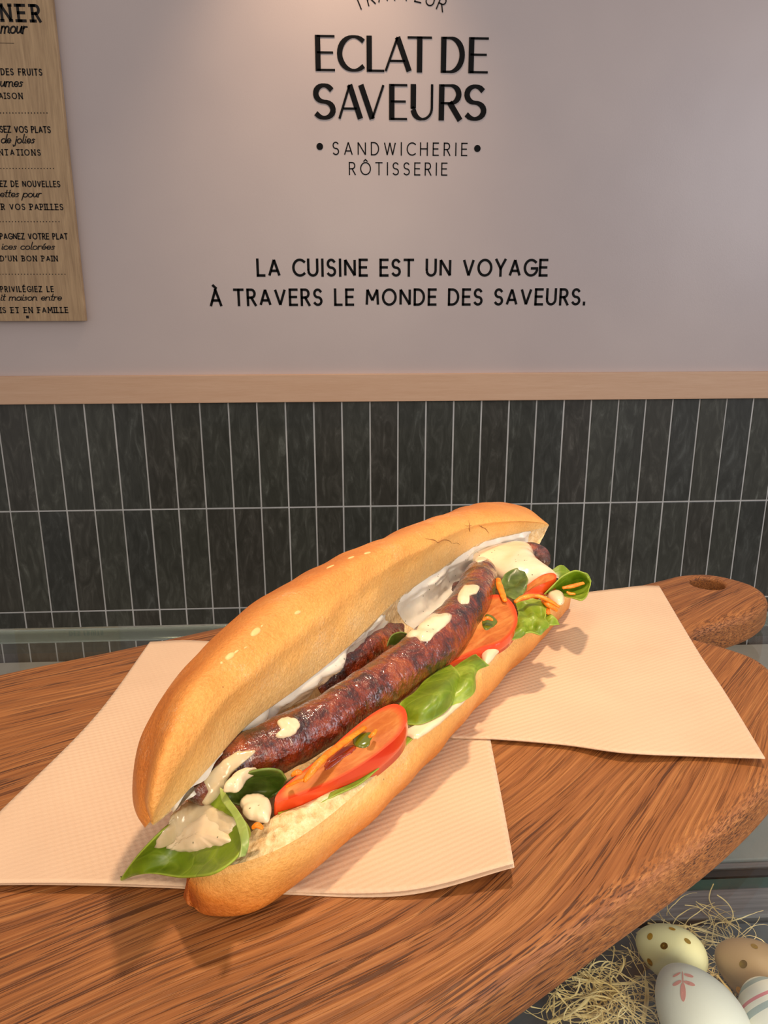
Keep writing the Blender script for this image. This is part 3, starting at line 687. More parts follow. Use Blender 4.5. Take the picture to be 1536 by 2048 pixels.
def crustbake(v, u):  # 0 pale .. 1 dark, v from the cut to the back
    return .18+.62*min(1, max(0, (v-.05)/.55))**1.1
up_rows, up_crumb = [], []
for k, (r, j) in enumerate(zip(U, J)):
    F, m1, m2, S = [P(*q) for q in r]; wv = wback[k]; Jp = P(*j)
    T1 = S-NR*.010*wv+Vector((0, 0, -.010*wv)); T2 = S-NR*.014*wv+Vector((0, 0, -.026*wv)); T3 = S-NR*.004*wv+Vector((0, 0, -.036*wv))
    up_rows.append([F, F.lerp(m1, .45)+Vector((0, 0, .0035*wv)), m1, m2, S, T1, T2, T3])
    Mi = Jp.lerp(T3, .5)+Vector((0, 0, .004*wv))
    up_crumb.append([F, F.lerp(Jp, .3)-NR*.003*wv, F.lerp(Jp, .7)-NR*.004*wv, Jp, Mi, T3])
def loft(name, rows, nu, nv, mat, parent, bake=None, amp=0, freq=40, lift=0, dz=0):
    g = grid(rows, nu, nv); vs, st, fs = [], [], []
    cen = [sum(r, Vector())/len(r) for r in g]
    for i in range(nu):
        for j in range(nv):
            p = g[i][j]; d = (p-cen[i]); d = d.normalized() if d.length > 1e-5 else Vector((0, 0, 1))
            e = min(1, 6*min(j, nv-1-j)/nv)*min(1, 8*min(i, nu-1-i)/nu)
            p = p+d*amp*noise.noise(p*freq)*e
            vs.append(p); st.append((i/(nu-1), j/(nv-1), bake(j/(nv-1), i/(nu-1)) if bake else 0))
    for i in range(nu-1):
        for j in range(nv-1):
            a = i*nv+j; fs.append((a, a+1, a+nv+1, a+nv))
    return mesh(name, vs, fs, mat, parent, True, st)
bread = empty('baguette', P(700, 1500)); tag(bread, 'golden split baguette opened towards the camera, lying across both napkins', 'bread')
def ub(v, u):
    b = .02+.74*min(1, v/.55)**1.1
    if v > .75: b = .75
    e = min(1, min(u, 1-u)*7); return b*(.75+.25*e)
uc = loft('upper_crust', up_rows, 180, 90, MCRUST, bread, ub, .0012, 55)
ucr = loft('upper_crumb', up_crumb, 160, 60, MCRUMB, bread, None, .0022, 210)
Lo = [ # contact, rim, inner edge of the crumb band
 [(376, 1768, .010), (385, 1742, .017), (392, 1736, .018)],
 [(420, 1796, .011), (428, 1738, .023), (436, 1706, .022)],
 [(520, 1790, .011), (508, 1718, .028), (505, 1662, .029)],
 [(600, 1743, .012), (582, 1685, .030), (555, 1630, .033)],
 [(682, 1680, .012), (655, 1635, .031), (628, 1598, .033)],
 [(770, 1603, .012), (742, 1560, .031), (716, 1535, .033)],
 [(862, 1509, .012), (832, 1470, .031), (806, 1452, .033)],
 [(950, 1411, .012), (922, 1372, .031), (898, 1362, .033)],
 [(1030, 1325, .012), (1005, 1288, .030), (984, 1280, .032)],
 [(1090, 1262, .012), (1068, 1228, .029), (1050, 1222, .030)],
 [(1128, 1215, .012), (1116, 1192, .025), (1104, 1190, .026)],
 [(1142, 1194, .012), (1140, 1190, .016), (1136, 1190, .016)]]
lw = [.004, .014, .034, .058, .074, .075, .075, .074, .070, .060, .040, .014]
lo_rows, lo_crumb = [], []
for k, r in enumerate(Lo):
    Cn, Rm, Q = [P(*q) for q in r]; W = lw[k]*K; s = lw[k]/.075
    G = Cn-NR*.006*s; G.z = BZ+.0022; G2 = Cn-NR*(W*.85); G2.z = BZ+.0022
    s_ = max(0, min(1, (s-.5)/.4)); Bk = Rm-NR*W; Bk.z = Rm.z+(BZ+.018-Rm.z)*s_-.003*(1-s_); Bt = Rm-NR*(W*.97); Bt.z = Rm.z+(BZ+.030-Rm.z)*s_
    if k < 3: Bt.z = BZ+.012; Bk.z = BZ+.009
    lo_rows.append([Rm, Rm.lerp(Cn, .5)+NR*.0022*s, Cn, G, G.lerp(G2, .5), G2, Bk, Bt])
    tr1 = Q-NR*(W*.22); tr1.z = BZ+(.020-.004*s if k > 2 else .011); tr2 = Q-NR*(W*.5); tr2.z = BZ+(.020-.006*s if k > 2 else .009)
    lo_crumb.append([Rm, Rm.lerp(Q, .5)+Vector((0, 0, .0012*s)), Q, tr1, tr2, Bt])
def lb(v, u):
    b = .10 if v < .06 else .16+.50*min(1, (v-.06)/.30)
    e = max(0, 1-u*5); return min(1, b*(1+.55*e))
lc = loft('lower_crust', lo_rows, 180, 90, MCRUST, bread, lb, .0010, 55)
lcr = loft('lower_crumb', lo_crumb, 160, 60, MCRUMB, bread, None, .0020, 240)

# ------------------------------------------------------------------ sausages
def rpx(px, p): return px/F0*(p-CAM).dot(fw)
def sausage(label, ctl, n, name='sausage'):
    path = [P(x, y, h) for x, y, h, r in ctl]; rad = [rpx(c[3], p) for c, p in zip(ctl, path)]
    o = tube(name, path, rad, MSAUS, None, n, 40, .0007, 130, 1.0, .0012)
    a = o.data.attributes['st']
    for d in a.data:
        u, v, _ = d.vector; d.vector = (u, v, max(0, min(1, (.10-u)/.08))*.9+max(0, min(1, (u-.90)/.09))*.75)
    tag(o, label, 'sausage', 'grilled sausages inside the baguette'); return o
s1 = sausage('glossy browned grilled sausage lying in front along the open sandwich', [(378, 1592, .036, 14), (392, 1582, .037, 32), (430, 1556, .038, 43), (495, 1520, .040, 49), (565, 1487, .041, 52), (648, 1443, .042, 50), (757, 1370, .042, 48), (855, 1301, .043, 47), (915, 1242, .044, 43), (946, 1196, .045, 38), (962, 1155, .046, 33), (966, 1132, .046, 20), (967, 1122, .046, 8)], 200)
s2 = sausage('darker grilled sausage mostly hidden behind the front one, tip at far end', [(560, 1400, .026, 12), (630, 1376, .030, 38), (722, 1304, .036, 40), (800, 1256, .027, 36), (880, 1215, .026, 30), (960, 1168, .034, 28), (1005, 1135, .038, 27), (1045, 1112, .040, 27), (1072, 1112, .040, 25), (1084, 1122, .038, 18), (1088, 1128, .037, 8)], 160)
setorigin(s1, P(700, 1400, .02)); setorigin(s2, P(850, 1230, .02))
S1 = BVHTree.FromPolygons([v.co+s1.location for v in s1.data.vertices], [list(p.vertices) for p in s1.data.polygons])

# ------------------------------------------------------------------ white sauce coating inside the upper half
def coat(name, i0, i1, v0, v1, thick, mat, label, seed=0, amp=.0022, rag=.0):
    g = grid(up_crumb, 160, 60); a0, a1 = int(i0*159), int(i1*159); b0, b1 = int(v0*59), int(v1*59)
    sub_ = [[g[i][j] for j in range(b0, b1+1)] for i in range(a0, a1+1)]
    nu, nv = len(sub_), len(sub_[0]); vs, fs, st = [], [], []
    toward = (CAM-sub_[nu//2][nv//2]).normalized()
    for side in (0, 1):
        for i in range(nu):
            for j in range(nv):
                p = sub_[i][j]; n = nrm(sub_, i, j)
                if n.dot(toward) < 0: n = -n
                q = min(i, nu-1-i)/(nu-1); r = min(j, nv-1-j)/(nv-1); e = min(1, q*12)*min(1, r*8)
                nz = noise.noise(p*70+Vector((seed, 0, 0)))+.5*noise.noise(p*180)
                t = (thick+amp*nz)*e
                if rag and r < .25: t -= rag*max(0, noise.noise(p*110+Vector((0, seed, 0)))+.15)
                vs.append(p+n*(t if side == 0 else -.0015)); st.append((i/nu, j/nv, 0))
    N = nu*nv
    for i in range(nu-1):
        for j in range(nv-1):
            a = i*nv+j; fs.append((a, a+1, a+nv+1, a+nv)); fs.append((N+a, N+a+1, N+a+nv+1, N+a+nv))
    o = mesh(name, vs, fs, mat, None, True, st, True); tag(o, label, 'sauce'); return o
c1 = coat('herb_sauce', .10, .52, .03, .34, .0028, MWHITE, 'ragged white herb sauce under the upper crust, nearer half behind the sausage', 3, .0034, .004)
c2 = coat('herb_sauce', .54, .88, .03, .66, .0022, MWHITE, 'thick white herb sauce coating the inside of the upper crust, far half', 8, .0020, .002)
setorigin(c1, P(600, 1400, .03)); setorigin(c2, P(880, 1180, .03))
g = grid(pg([[(925, 1118, .046), (985, 1092, .048), (1040, 1085, .047), (1062, 1092, .044)],
             [(975, 1132, .043), (1005, 1118, .046), (1045, 1108, .049), (1072, 1122, .045)],
             [(1000, 1158, .039), (1020, 1142, .044), (1060, 1132, .047), (1098, 1140, .043)],
             [(1040, 1188, .034), (1058, 1168, .040), (1090, 1152, .043), (1120, 1158, .038)]]), 40, 40)
c3 = sheet('cream_sauce', g, .003, MCREAM, amp=.0007, freq=120, fat=True); tag(c3, 'thick cream sauce draped over the far sausage and tomato wedge', 'sauce'); setorigin(c3, P(1050, 1150, .03))

# ------------------------------------------------------------------ lettuce
def leaf(label, rows, mat=MLEAF, thick=.0006, nu=48, nv=40, amp=.0010, freq=75):
    gg = grid(pg(rows), nu, nv); o = sheet('lettuce_leaf', gg, thick, mat, amp=amp, freq=freq)
    c = sum((v.co for v in o.data.vertices), Vector())/len(o.data.vertices)
    tag(o, label, 'lettuce', 'lettuce leaves in the sandwich'); setorigin(o, c); return o
l1 = leaf('large smooth lettuce leaf hanging out of the near end, cupping pooled sauce', [
    [(241, 1756, .0055), (241, 1756, .0055), (242, 1757, .005), (243, 1757, .004)],
    [(272, 1712, .018), (272, 1728, .013), (274, 1742, .009), (276, 1747, .007)],
    [(318, 1666, .028), (312, 1700, .018), (312, 1732, .012), (316, 1749, .012)],
    [(350, 1640, .028), (356, 1690, .018), (362, 1732, .014), (370, 1756, .017)],
    [(395, 1615, .031), (410, 1672, .025), (418, 1726, .025), (424, 1750, .029)],
    [(425, 1596, .034), (446, 1652, .031), (462, 1700, .032), (468, 1722, .034)],
    [(440, 1580, .037), (462, 1630, .035), (484, 1672, .036), (490, 1692, .037)],
    [(448, 1578, .037), (474, 1622, .036), (494, 1655, .035), (498, 1672, .034)]], amp=.0004)
rb = sheet('leaf_rim', grid(pg([[(441, 1578, .040), (449, 1584, .040)], [(446, 1604, .039), (462, 1602, .040)], [(466, 1632, .039), (480, 1626, .040)], [(477, 1660, .039), (494, 1652, .040)], [(482, 1690, .039), (498, 1684, .039)], [(476, 1716, .038), (486, 1712, .037)]]), 40, 8), .0009, MLEAFP)
rb.parent = l1; rb.matrix_parent_inverse = Matrix.Translation(-l1.location)
l2 = leaf('curled dark lettuce leaf under the near end of the front sausage', [
    [(443, 1590, .036), (452, 1570, .042), (470, 1556, .044)], [(462, 1606, .034), (480, 1576, .036), (500, 1545, .046)],
    [(492, 1610, .033), (515, 1580, .032), (535, 1539, .047)], [(525, 1606, .032), (545, 1580, .032), (560, 1543, .045)],
    [(545, 1592, .032), (562, 1578, .034), (573, 1560, .040)]], MLEAFD)
l3 = leaf('broad green lettuce leaf tucked under the middle of the front sausage', [
    [(798, 1410, .036), (805, 1430, .034), (812, 1450, .035)], [(826, 1388, .037), (838, 1420, .041), (848, 1447, .036)],
    [(852, 1362, .038), (872, 1395, .043), (888, 1424, .036)], [(880, 1342, .038), (898, 1365, .043), (912, 1385, .038)],
    [(900, 1330, .037), (912, 1340, .040), (920, 1350, .039)]])
l4 = leaf('lettuce leaf with a ragged tip, overlapping the lower crust by the middle leaf', [
    [(868, 1368, .034), (868, 1400, .036), (870, 1424, .035)], [(895, 1345, .036), (905, 1385, .038), (905, 1412, .035)],
    [(920, 1328, .037), (935, 1362, .040), (943, 1390, .035)], [(942, 1313, .037), (950, 1330, .039), (952, 1346, .037)],
    [(952, 1310, .037), (966, 1322, .039), (978, 1331, .036)]])
l5 = leaf('small round lettuce leaf standing beside the tip of the front sausage', [
    [(1002, 1163, .043), (1000, 1180, .040), (1008, 1192, .038)], [(1012, 1146, .046), (1018, 1172, .040), (1024, 1198, .040)],
    [(1032, 1138, .047), (1036, 1168, .042), (1040, 1198, .039)], [(1050, 1144, .046), (1056, 1160, .045), (1050, 1180, .041)]], MLEAFD, amp=.0014, freq=130)
l6 = leaf('blocky bright lettuce leaf over the lower crust at the far end', [
    [(1032, 1208, .038), (1036, 1232, .037), (1030, 1256, .037), (1012, 1284, .036)], [(1048, 1202, .041), (1050, 1228, .037), (1046, 1256, .039), (1040, 1276, .035)],
    [(1064, 1200, .040), (1066, 1230, .040), (1064, 1254, .036), (1060, 1268, .037)], [(1080, 1202, .042), (1082, 1230, .038), (1078, 1252, .039), (1078, 1271, .035)], [(1094, 1210, .039), (1091, 1232, .040), (1096, 1252, .037), (1088, 1264, .036)]], amp=.0016, freq=120)
l7 = leaf('curled lettuce leaf cupping carrot at the very far end of the sandwich', [
    [(1086, 1186, .035), (1092, 1190, .030), (1100, 1186, .030)], [(1104, 1170, .040), (1112, 1185, .030), (1120, 1190, .033)],
    [(1128, 1150, .044), (1136, 1182, .030), (1142, 1198, .036)], [(1150, 1140, .046), (1160, 1172, .032), (1162, 1203, .037)],
    [(1170, 1146, .044), (1178, 1168, .038), (1172, 1196, .037)], [(1180, 1160, .040), (1182, 1170, .039), (1178, 1184, .038)]], amp=.001)
l8 = leaf('little lettuce tip showing behind the cream sauce at the far end', [
    [(1104, 1140, .042), (1106, 1156, .038)], [(1118, 1131, .044), (1124, 1156, .038)], [(1128, 1131, .044), (1142, 1148, .038)]], nu=16, nv=16)
l9 = leaf('small lettuce leaf peeking out behind the middle of the front sausage', [
    [(770, 1300, .036), (776, 1290, .036)], [(782, 1272, .042), (796, 1290, .036)], [(800, 1265, .044), (812, 1280, .036)], [(812, 1268, .043), (818, 1274, .036)]], MLEAFD, nu=20, nv=16)
l10 = leaf('thin pale lettuce edge showing under the near tomato slice', [
    [(556, 1628, .0325), (560, 1638, .033)], [(640, 1600, .033), (642, 1609, .033)], [(716, 1560, .033), (720, 1568, .033)], [(776, 1512, .033), (782, 1518, .033)], [(822, 1468, .033), (830, 1474, .033)]], nu=40, nv=8)
l11 = leaf('small lettuce scrap below the blocky leaf, pointing to the napkin', [
    [(1092, 1228, .036), (1090, 1250, .034)], [(1104, 1230, .037), (1104, 1251, .034)], [(1118, 1246, .034), (1118, 1250, .033)]], nu=14, nv=14)
# ------------------------------------------------------------------ tomatoes
def slice_(label, outline, hs, thick, n=96, rings=14, cavities=()):
    """a slice: flesh on top, skin round the side; hs = heights of the top face at the outline points"""
    ol = spline([P(x, y, h) for (x, y), h in zip(outline, hs)], n, True); c = sum(ol, Vector())/n
    root = empty('tomato_slice', c); tag(root, label, 'tomato', 'tomato pieces in the sandwich')
    vs, st, fs = [], [], []
    for k in range(rings+1):
        t = k/rings if k else .01
        for i in range(n):
            p = c.lerp(ol[i], t); z = 0
            vs.append(p+Vector((0, 0, z))); st.append((t, i/n, 0))
    for k in range(rings):
        for i in range(n):
            i2 = (i+1) % n; fs.append((k*n+i, k*n+i2, (k+1)*n+i2, (k+1)*n+i))
    mesh('flesh', vs, fs, MTF, root, True, st)
    vs, fs = [], []
    for t, dz in ((1, 0), (1.012, -.15), (1.02, -.5), (1.0, -1), (.05, -1.0)):
        for i in range(n): vs.append(c+(ol[i]-c)*t+Vector((0, 0, dz*thick)))
    for k in range(4):
        for i in range(n):
            i2 = (i+1) % n; fs.append((k*n+i, k*n+i2, (k+1)*n+i2, (k+1)*n+i))
    mesh('skin', vs, fs, MTS, root, True)
    return root, c
t1, t1c = slice_('long tomato slice with red skin edge, lying in front near the near end', [(552, 1592), (575, 1566), (640, 1515), (700, 1462), (748, 1425), (785, 1408), (808, 1416), (814, 1440), (800, 1468), (765, 1500), (715, 1535), (655, 1568), (600, 1590), (556, 1604)],
    [.038, .040, .041, .043, .045, .046, .046, .045, .043, .041, .039, .038, .037, .037], .009)
t2, t2c = slice_('round tomato slice showing its seed cavity, between sausage and far leaves', [(975, 1196), (1000, 1190), (1024, 1205), (1035, 1235), (1026, 1263), (1000, 1285), (960, 1298), (915, 1318), (886, 1334), (888, 1318), (915, 1290), (945, 1240)],
    [.046, .047, .045, .042, .040, .039, .038, .037, .036, .038, .040, .044], .0055)
t3, t3c = slice_('red tomato wedge skin under the draped cream sauce at the far end', [(1038, 1186), (1060, 1166), (1085, 1150), (1106, 1146), (1112, 1156), (1085, 1168), (1060, 1180), (1042, 1192)],
    [.040, .043, .045, .045, .043, .041, .039, .038], .008)
def gel(root, outline, mat, thick, name):
    tr = BVHTree.FromPolygons([v.co.copy() for v in [c for c in root.children if c.data.name.startswith('flesh')][0].data.vertices], [list(p.vertices) for p in [c for c in root.children if c.data.name.startswith('flesh')][0].data.polygons])
    blob(name, outline, tr, thick, mat, root, 8, 36, rag=.5)
Z6 = lambda L: [(500+x/3.072, 1150+y/3.072) for x, y in L]
bpy.context.view_layer.update()
MGEL = simple('tomato_gel', srgb(150, 52, 14), .12, Coat_Weight=.6, Subsurface_Weight=.3, Subsurface_Scale=.003); MGELG = simple('green_seed_gel', srgb(96, 104, 20), .15, Coat_Weight=.5)
gel(t2, [(968, 1238), (976, 1229), (988, 1234), (992, 1246), (984, 1258), (972, 1260), (964, 1250)], MGELG, .0006, 'seed_pocket')
gel(t1, [(640, 1528), (668, 1505), (700, 1488), (712, 1498), (690, 1515), (660, 1536), (640, 1542)], MGEL, .0005, 'seed_pocket')
gel(t1, [(704, 1478), (716, 1468), (736, 1470), (738, 1484), (724, 1494), (708, 1490)], MGELG, .0007, 'seed_pocket')
# ------------------------------------------------------------------ carrot shreds
def carrot(label, pts, w, flat=.6):
    path = [P(x, y, h) for x, y, h in pts]; r = rpx(w/2, path[0]); m = len(path)
    o = tube('carrot_shred', path, [r*(.7 if i in (0, m-1) else 1) for i in range(m)], MCAR, None, 26, 10, .0005, 420, flat)
    tag(o, label, 'carrot', 'carrot shreds in the sandwich'); setorigin(o, path[m//2]); return o
carrot('longest carrot shred, lying on the near tomato slice below the sausage', [(608, 1562, .044), (622, 1545, .046), (645, 1518, .047), (680, 1490, .046), (730, 1455, .045)], 17)
carrot('stubby carrot piece at the left end of the near tomato slice', [(586, 1550, .044), (592, 1545, .046), (603, 1545, .046)], 17)
carrot('short thin carrot shred lying across the corner of the near tomato slice', [(572, 1574, .042), (592, 1564, .044), (606, 1560, .045)], 9)
carrot('straight carrot shred standing between front sausage tip and round leaf', [(996, 1158, .050), (1000, 1175, .049), (1010, 1202, .047)], 14)
carrot('curved carrot shred above the blocky far leaf', [(1030, 1204, .044), (1048, 1194, .046), (1075, 1192, .046), (1100, 1202, .044), (1118, 1214, .040)], 13)
carrot('wide carrot shred right of the blocky far leaf', [(1086, 1200, .042), (1098, 1210, .042), (1112, 1220, .038)], 17)
carrot('carrot shred hanging over the lower crust beside the curled far leaf', [(1090, 1212, .040), (1094, 1220, .039), (1098, 1228, .037)], 13)
carrot('carrot shred lying inside the curled leaf at the far end', [(1126, 1176, .040), (1145, 1172, .041), (1167, 1166, .042)], 12)
carrot('carrot shred below another inside the curled far leaf', [(1134, 1184, .039), (1140, 1187, .038), (1150, 1188, .038)], 9)
carrot('tiny carrot crumb in the cavity of the round tomato slice', [(966, 1240, .045), (975, 1236, .046), (985, 1240, .045)], 11)
carrot('orange carrot chip stuck in sauce on the near lower crumb', [(505, 1655, .037), (514, 1650, .038), (525, 1656, .037)], 15)
carrot('small carrot bit at the sausage edge above the near tomato slice', [(738, 1474, .046), (746, 1468, .047), (752, 1460, .047)], 11)
# ------------------------------------------------------------------ sauce dollops
def dollop(label, outline, tree, thick, mat, **k):
    o = blob('sauce_dollop', outline, tree, thick, mat, **k); tag(o, label, 'sauce', 'sauce dollops on the sandwich')
    setorigin(o, sum((v.co for v in o.data.vertices), Vector())/len(o.data.vertices)); return o
Z5 = lambda L: [(230+x/3.268, 1450+y/3.268) for x, y in L]
Z7 = lambda L: [(850+x/3.84, 990+y/3.84) for x, y in L]
dollop('rounded cream sauce dollop on the near third of the front sausage', Z6([(170, 900), (230, 868), (288, 890), (306, 940), (270, 990), (200, 1005), (160, 985), (190, 950)]), S1, .0012, MCREAM, wob=.6)
dollop('long cream sauce smear on top of the middle of the front sausage', Z6([(955, 375), (1010, 345), (1060, 290), (1120, 240), (1180, 232), (1235, 250), (1228, 292), (1150, 350), (1100, 400), (1040, 415), (1010, 385)]), S1, .0012, MCREAM, wob=1.1)
dollop('small knobbly cream sauce dollop near the far tip of the front sausage', Z6([(1290, 95), (1330, 62), (1400, 72), (1398, 112), (1352, 130), (1345, 180), (1300, 178), (1272, 140)]), S1, .0012, MCREAM, wob=1.1)
dollop('pale sauce streak running down the near end of the front sausage', Z5([(600, 345), (700, 228), (790, 180), (850, 170), (900, 190), (800, 280), (745, 340), (700, 430), (660, 520), (590, 500), (610, 430)]), S1, .0009, MGREY, wob=.5)
dollop('faint sauce smear on the charred far tip of the front sausage', Z7([(385, 495), (440, 475), (475, 490), (440, 510), (400, 515)]), S1, .0008, MCREAM)
L1T = BVHTree.FromPolygons([v.co+l1.location for v in l1.data.vertices], [list(p.vertices) for p in l1.data.polygons])
dollop('thin translucent sauce pooled under the near end of the sausage', Z5([(258, 800), (300, 690), (330, 640), (400, 560), (440, 495), (540, 520), (640, 540), (740, 560), (815, 640), (800, 700), (740, 745), (650, 780), (540, 800), (400, 790), (320, 800)]), L1T, .0018, MGREY, h=.030, wob=.3)
dollop('large smooth cream sauce pool on the near leaf', Z5([(290, 815), (360, 740), (440, 650), (540, 600), (650, 570), (710, 620), (780, 730), (700, 785), (600, 815), (450, 825)]), L1T, .0022, MCREAM, h=.033, wob=.2)
dollop('round speckled cream sauce dollop between curled leaf and near tomato', Z5([(818, 520), (860, 462), (940, 448), (1010, 480), (1028, 560), (980, 625), (900, 620), (845, 585)]), None, .0024, MCREAM, h=.036, wob=.2)
dollop('cream sauce folded over the curled dark leaf at the near end', Z5([(712, 430), (745, 380), (820, 320), (940, 296), (860, 350), (830, 400), (790, 432)]), None, .0030, MCREAM, h=.044)
dollop('pale sauce dollop between round tomato slice and lower crust', Z7([(415, 1200), (470, 1178), (560, 1180), (600, 1160), (560, 1210), (500, 1280), (460, 1300), (430, 1250)]), None, .002, MCREAM, h=.034, wob=.4)
dollop('thin sauce film along the lower crust under the middle leaves', [(815, 1462), (850, 1448), (900, 1420), (930, 1398), (915, 1415), (870, 1452), (830, 1476)], None, .0014, MCREAM, h=.034)
dollop('sauce bead on the lower crumb at the far end by carrots', [(1096, 1190), (1110, 1184), (1126, 1192), (1128, 1206), (1112, 1206)], None, .003, MCREAM, h=.033)
d = blob('sauce_drip', [(280, 1502), (288, 1494), (297, 1500), (297, 1512), (287, 1518), (279, 1512)], None, .0022, MCREAM, h=.0022); tag(d, 'single drop of sauce fallen on the left napkin beside the crust', 'sauce')
setorigin(d, P(288, 1506, .001))

# ------------------------------------------------------------------ cracks and flaky spots of the crust
UCT = bvh(uc)
bread_kids = []
def crack(pts, wpx):
    path = []
    for x, y in pts:
        l, nn, a_, b_ = UCT.ray_cast(CAM, ray(x, y).normalized())
        if l is None: return
        path.append(l)
    m = len(path); r = rpx(wpx/2, path[0])
    tube('crust_crack', path, [r*(.35 if i in (0, m-1) else 1) for i in range(m)], MCRACK, bread, 30, 6, .0003, 600, .5)
crack([(850, 1077), (868, 1080), (876, 1085), (886, 1080), (897, 1081), (904, 1087)], 2.6)
crack([(936, 1040), (939, 1050), (938, 1056), (940, 1064)], 2.2); crack([(958, 1051), (965, 1055), (971, 1058), (978, 1067)], 2.6)
crack([(928, 1049), (934, 1052), (944, 1050)], 1.8); crack([(905, 1088), (914, 1086), (920, 1090)], 1.8)
for x, y, a, b, th in ((513, 1262, 9, 5, -.6), (524, 1252, 4, 2.5, -.4), (458, 1313, 12, 5, -.6), (474, 1303, 7, 2.5, -.5), (490, 1296, 5, 2, -.4), (443, 1326, 4, 3, 0), (595, 1225, 6, 3, -.3), (700, 1116, 9, 1.6, -.35), (662, 1133, 12, 1.4, -.4), (735, 1106, 7, 1.4, -.2)):
    blob('flour_flake', [(x+a*math.cos(2*math.pi*i/9)*math.cos(th)-b*math.sin(2*math.pi*i/9)*math.sin(th), y+a*math.cos(2*math.pi*i/9)*math.sin(th)+b*math.sin(2*math.pi*i/9)*math.cos(th)) for i in range(9)], UCT, .0004, MFLOUR, bread, 5, 24, rag=.9)
# ------------------------------------------------------------------ eggs in the case
EZ = CF
def egg(name_mat, px, py, wpx, lpx, ang, label, tilt=0, r0=None, zr=None):
    """px,py centre; width and length in pixels; ang = heading of the pointed end in the floor plane"""
    p = PZ(px, py, EZ+.018); dep = (p-CAM).dot(fw); r = wpx/2/F0*dep; L = lpx/2/F0*dep; p = PZ(px, py, EZ+r+.001)
    n, m = 40, 30; vs, fs = [], []
    for i in range(m+1):
        t = math.pi*i/m; z = math.cos(t)*L; rad = math.sin(t)*r*(1-.16*math.cos(t))
        for k in range(n): a = 2*math.pi*k/n; vs.append((rad*math.cos(a), rad*math.sin(a), z))
    for i in range(m):
        for k in range(n): fs.append((i*n+k, i*n+(k+1) % n, (i+1)*n+(k+1) % n, (i+1)*n+k))
    root = empty('easter_egg', p); me = bpy.data.meshes.new('shell'); me.from_pydata(vs, [], fs)
    bm = bmesh.new(); bm.from_mesh(me); bmesh.ops.remove_doubles(bm, verts=bm.verts, dist=1e-6); bmesh.ops.recalc_face_normals(bm, faces=bm.faces); bm.to_mesh(me); bm.free()
    o = link('shell', me, name_mat, None); o.parent = root
    d = Vector((math.cos(R_(ang))*math.cos(R_(tilt)), math.sin(R_(ang))*math.cos(R_(tilt)), math.sin(R_(tilt)))); root.rotation_mode = 'QUATERNION'; root.rotation_quaternion = d.to_track_quat('Z', 'Y')
    zm = min((root.rotation_quaternion @ v.co).z for v in me.vertices); root.location.z = EZ+.0006-zm
    tag(root, label, 'egg', 'painted eggs in the straw'); return root, o, L, p
bpy.context.view_layer.update()
def patch_on_egg(e, pxy, shape, mat, name, lift=.00025):
    """flat foil or print laid on the shell where the photograph shows it; shape = outline in pixels"""
    root, r, L, p = e; bpy.context.view_layer.update(); Mi = root.matrix_world.inverted()
    pts = []
    tr = BVHTree.FromPolygons([root.matrix_world @ v.co for v in r.data.vertices], [list(f.vertices) for f in r.data.polygons])
    c = Vector((sum(q[0] for q in shape)/len(shape), sum(q[1] for q in shape)/len(shape), 0))
    for t in (.0, .5, 1):
        for q in shape:
            s = c.lerp(Vector((*q, 0)), max(t, .02)); l, nn, a_, b_ = tr.ray_cast(CAM, ray(s.x, s.y).normalized())
            if l is None: return
            pts.append(Mi @ (l+nn*lift))
    n = len(shape); fs = [list(range(n))]
    for k in range(2):
        for i in range(n): fs.append((k*n+i, k*n+(i+1) % n, (k+1)*n+(i+1) % n, (k+1)*n+i))
    me = bpy.data.meshes.new(name); me.from_pydata(pts, [], fs); o = link(name, me, mat, None); o.parent = root
ell = lambda x, y, a, b, th=0, n=16: [(x+a*math.cos(2*math.pi*i/n)*math.cos(th)-b*math.sin(2*math.pi*i/n)*math.sin(th), y+a*math.cos(2*math.pi*i/n)*math.sin(th)+b*math.sin(2*math.pi*i/n)*math.cos(th)) for i in range(n)]
Z8 = lambda x, y: (1050+x/3.16, 1700+y/3.16)
e1 = egg(m_egg('cream_egg_paint', srgb(240, 234, 180)), 1342, 1905, 104, 140, 140, 'cream yellow egg with gold dots lying in straw nearest the board edge')
for x, y, a, b, th in ((791, 548, 5.5, 7, .3), (880, 607, 7.5, 7, 0), (1027, 577, 8, 4, .7), (930, 500, 7, 2.6, .3), (790, 708, 4, 8.5, -.5), (885, 788, 8, 6, .7)): patch_on_egg(e1, None, ell(*Z8(x, y), a, b, th), MGOLD, 'gold_dot')
e2 = egg(m_egg('brown_egg_paint', srgb(166, 136, 96)), 1512, 1944, 118, 160, 132, 'brown egg with gold dots at the right, behind the striped one')
for x, y, a, b, th in ((1380, 722, 8, 8.5, 0), (1473, 834, 8, 8.5, 0), (1450, 610, 8, 4, .5), (1352, 885, 5, 8, -.4)): patch_on_egg(e2, None, ell(*Z8(x, y), a, b, th), MGOLD, 'gold_dot')
e3 = egg(m_egg('white_egg_paint', srgb(236, 236, 222)), 1400, 2040, 158, 206, 112, 'white egg printed with small pink leaves, in front of the cream one', 18)
for sh in (ell(*Z8(1000, 900), 5.5, 19, -.03), ell(*Z8(998, 812), 1.3, 14, -.05), ell(*Z8(962, 843), 10, 3.6, -.5), ell(*Z8(1040, 845), 12, 3.8, .35), ell(*Z8(960, 790), 9, 2.2, -.5), ell(*Z8(1035, 795), 10, 3, .3), ell(*Z8(866, 1082), 5, 7, .5)): patch_on_egg(e3, None, sh, MPINK, 'leaf_print')
e4 = egg(m_stripe_egg(), 1556, 2052, 148, 175, 100, 'white egg with pink and grey stripes in the bottom right corner', 15)
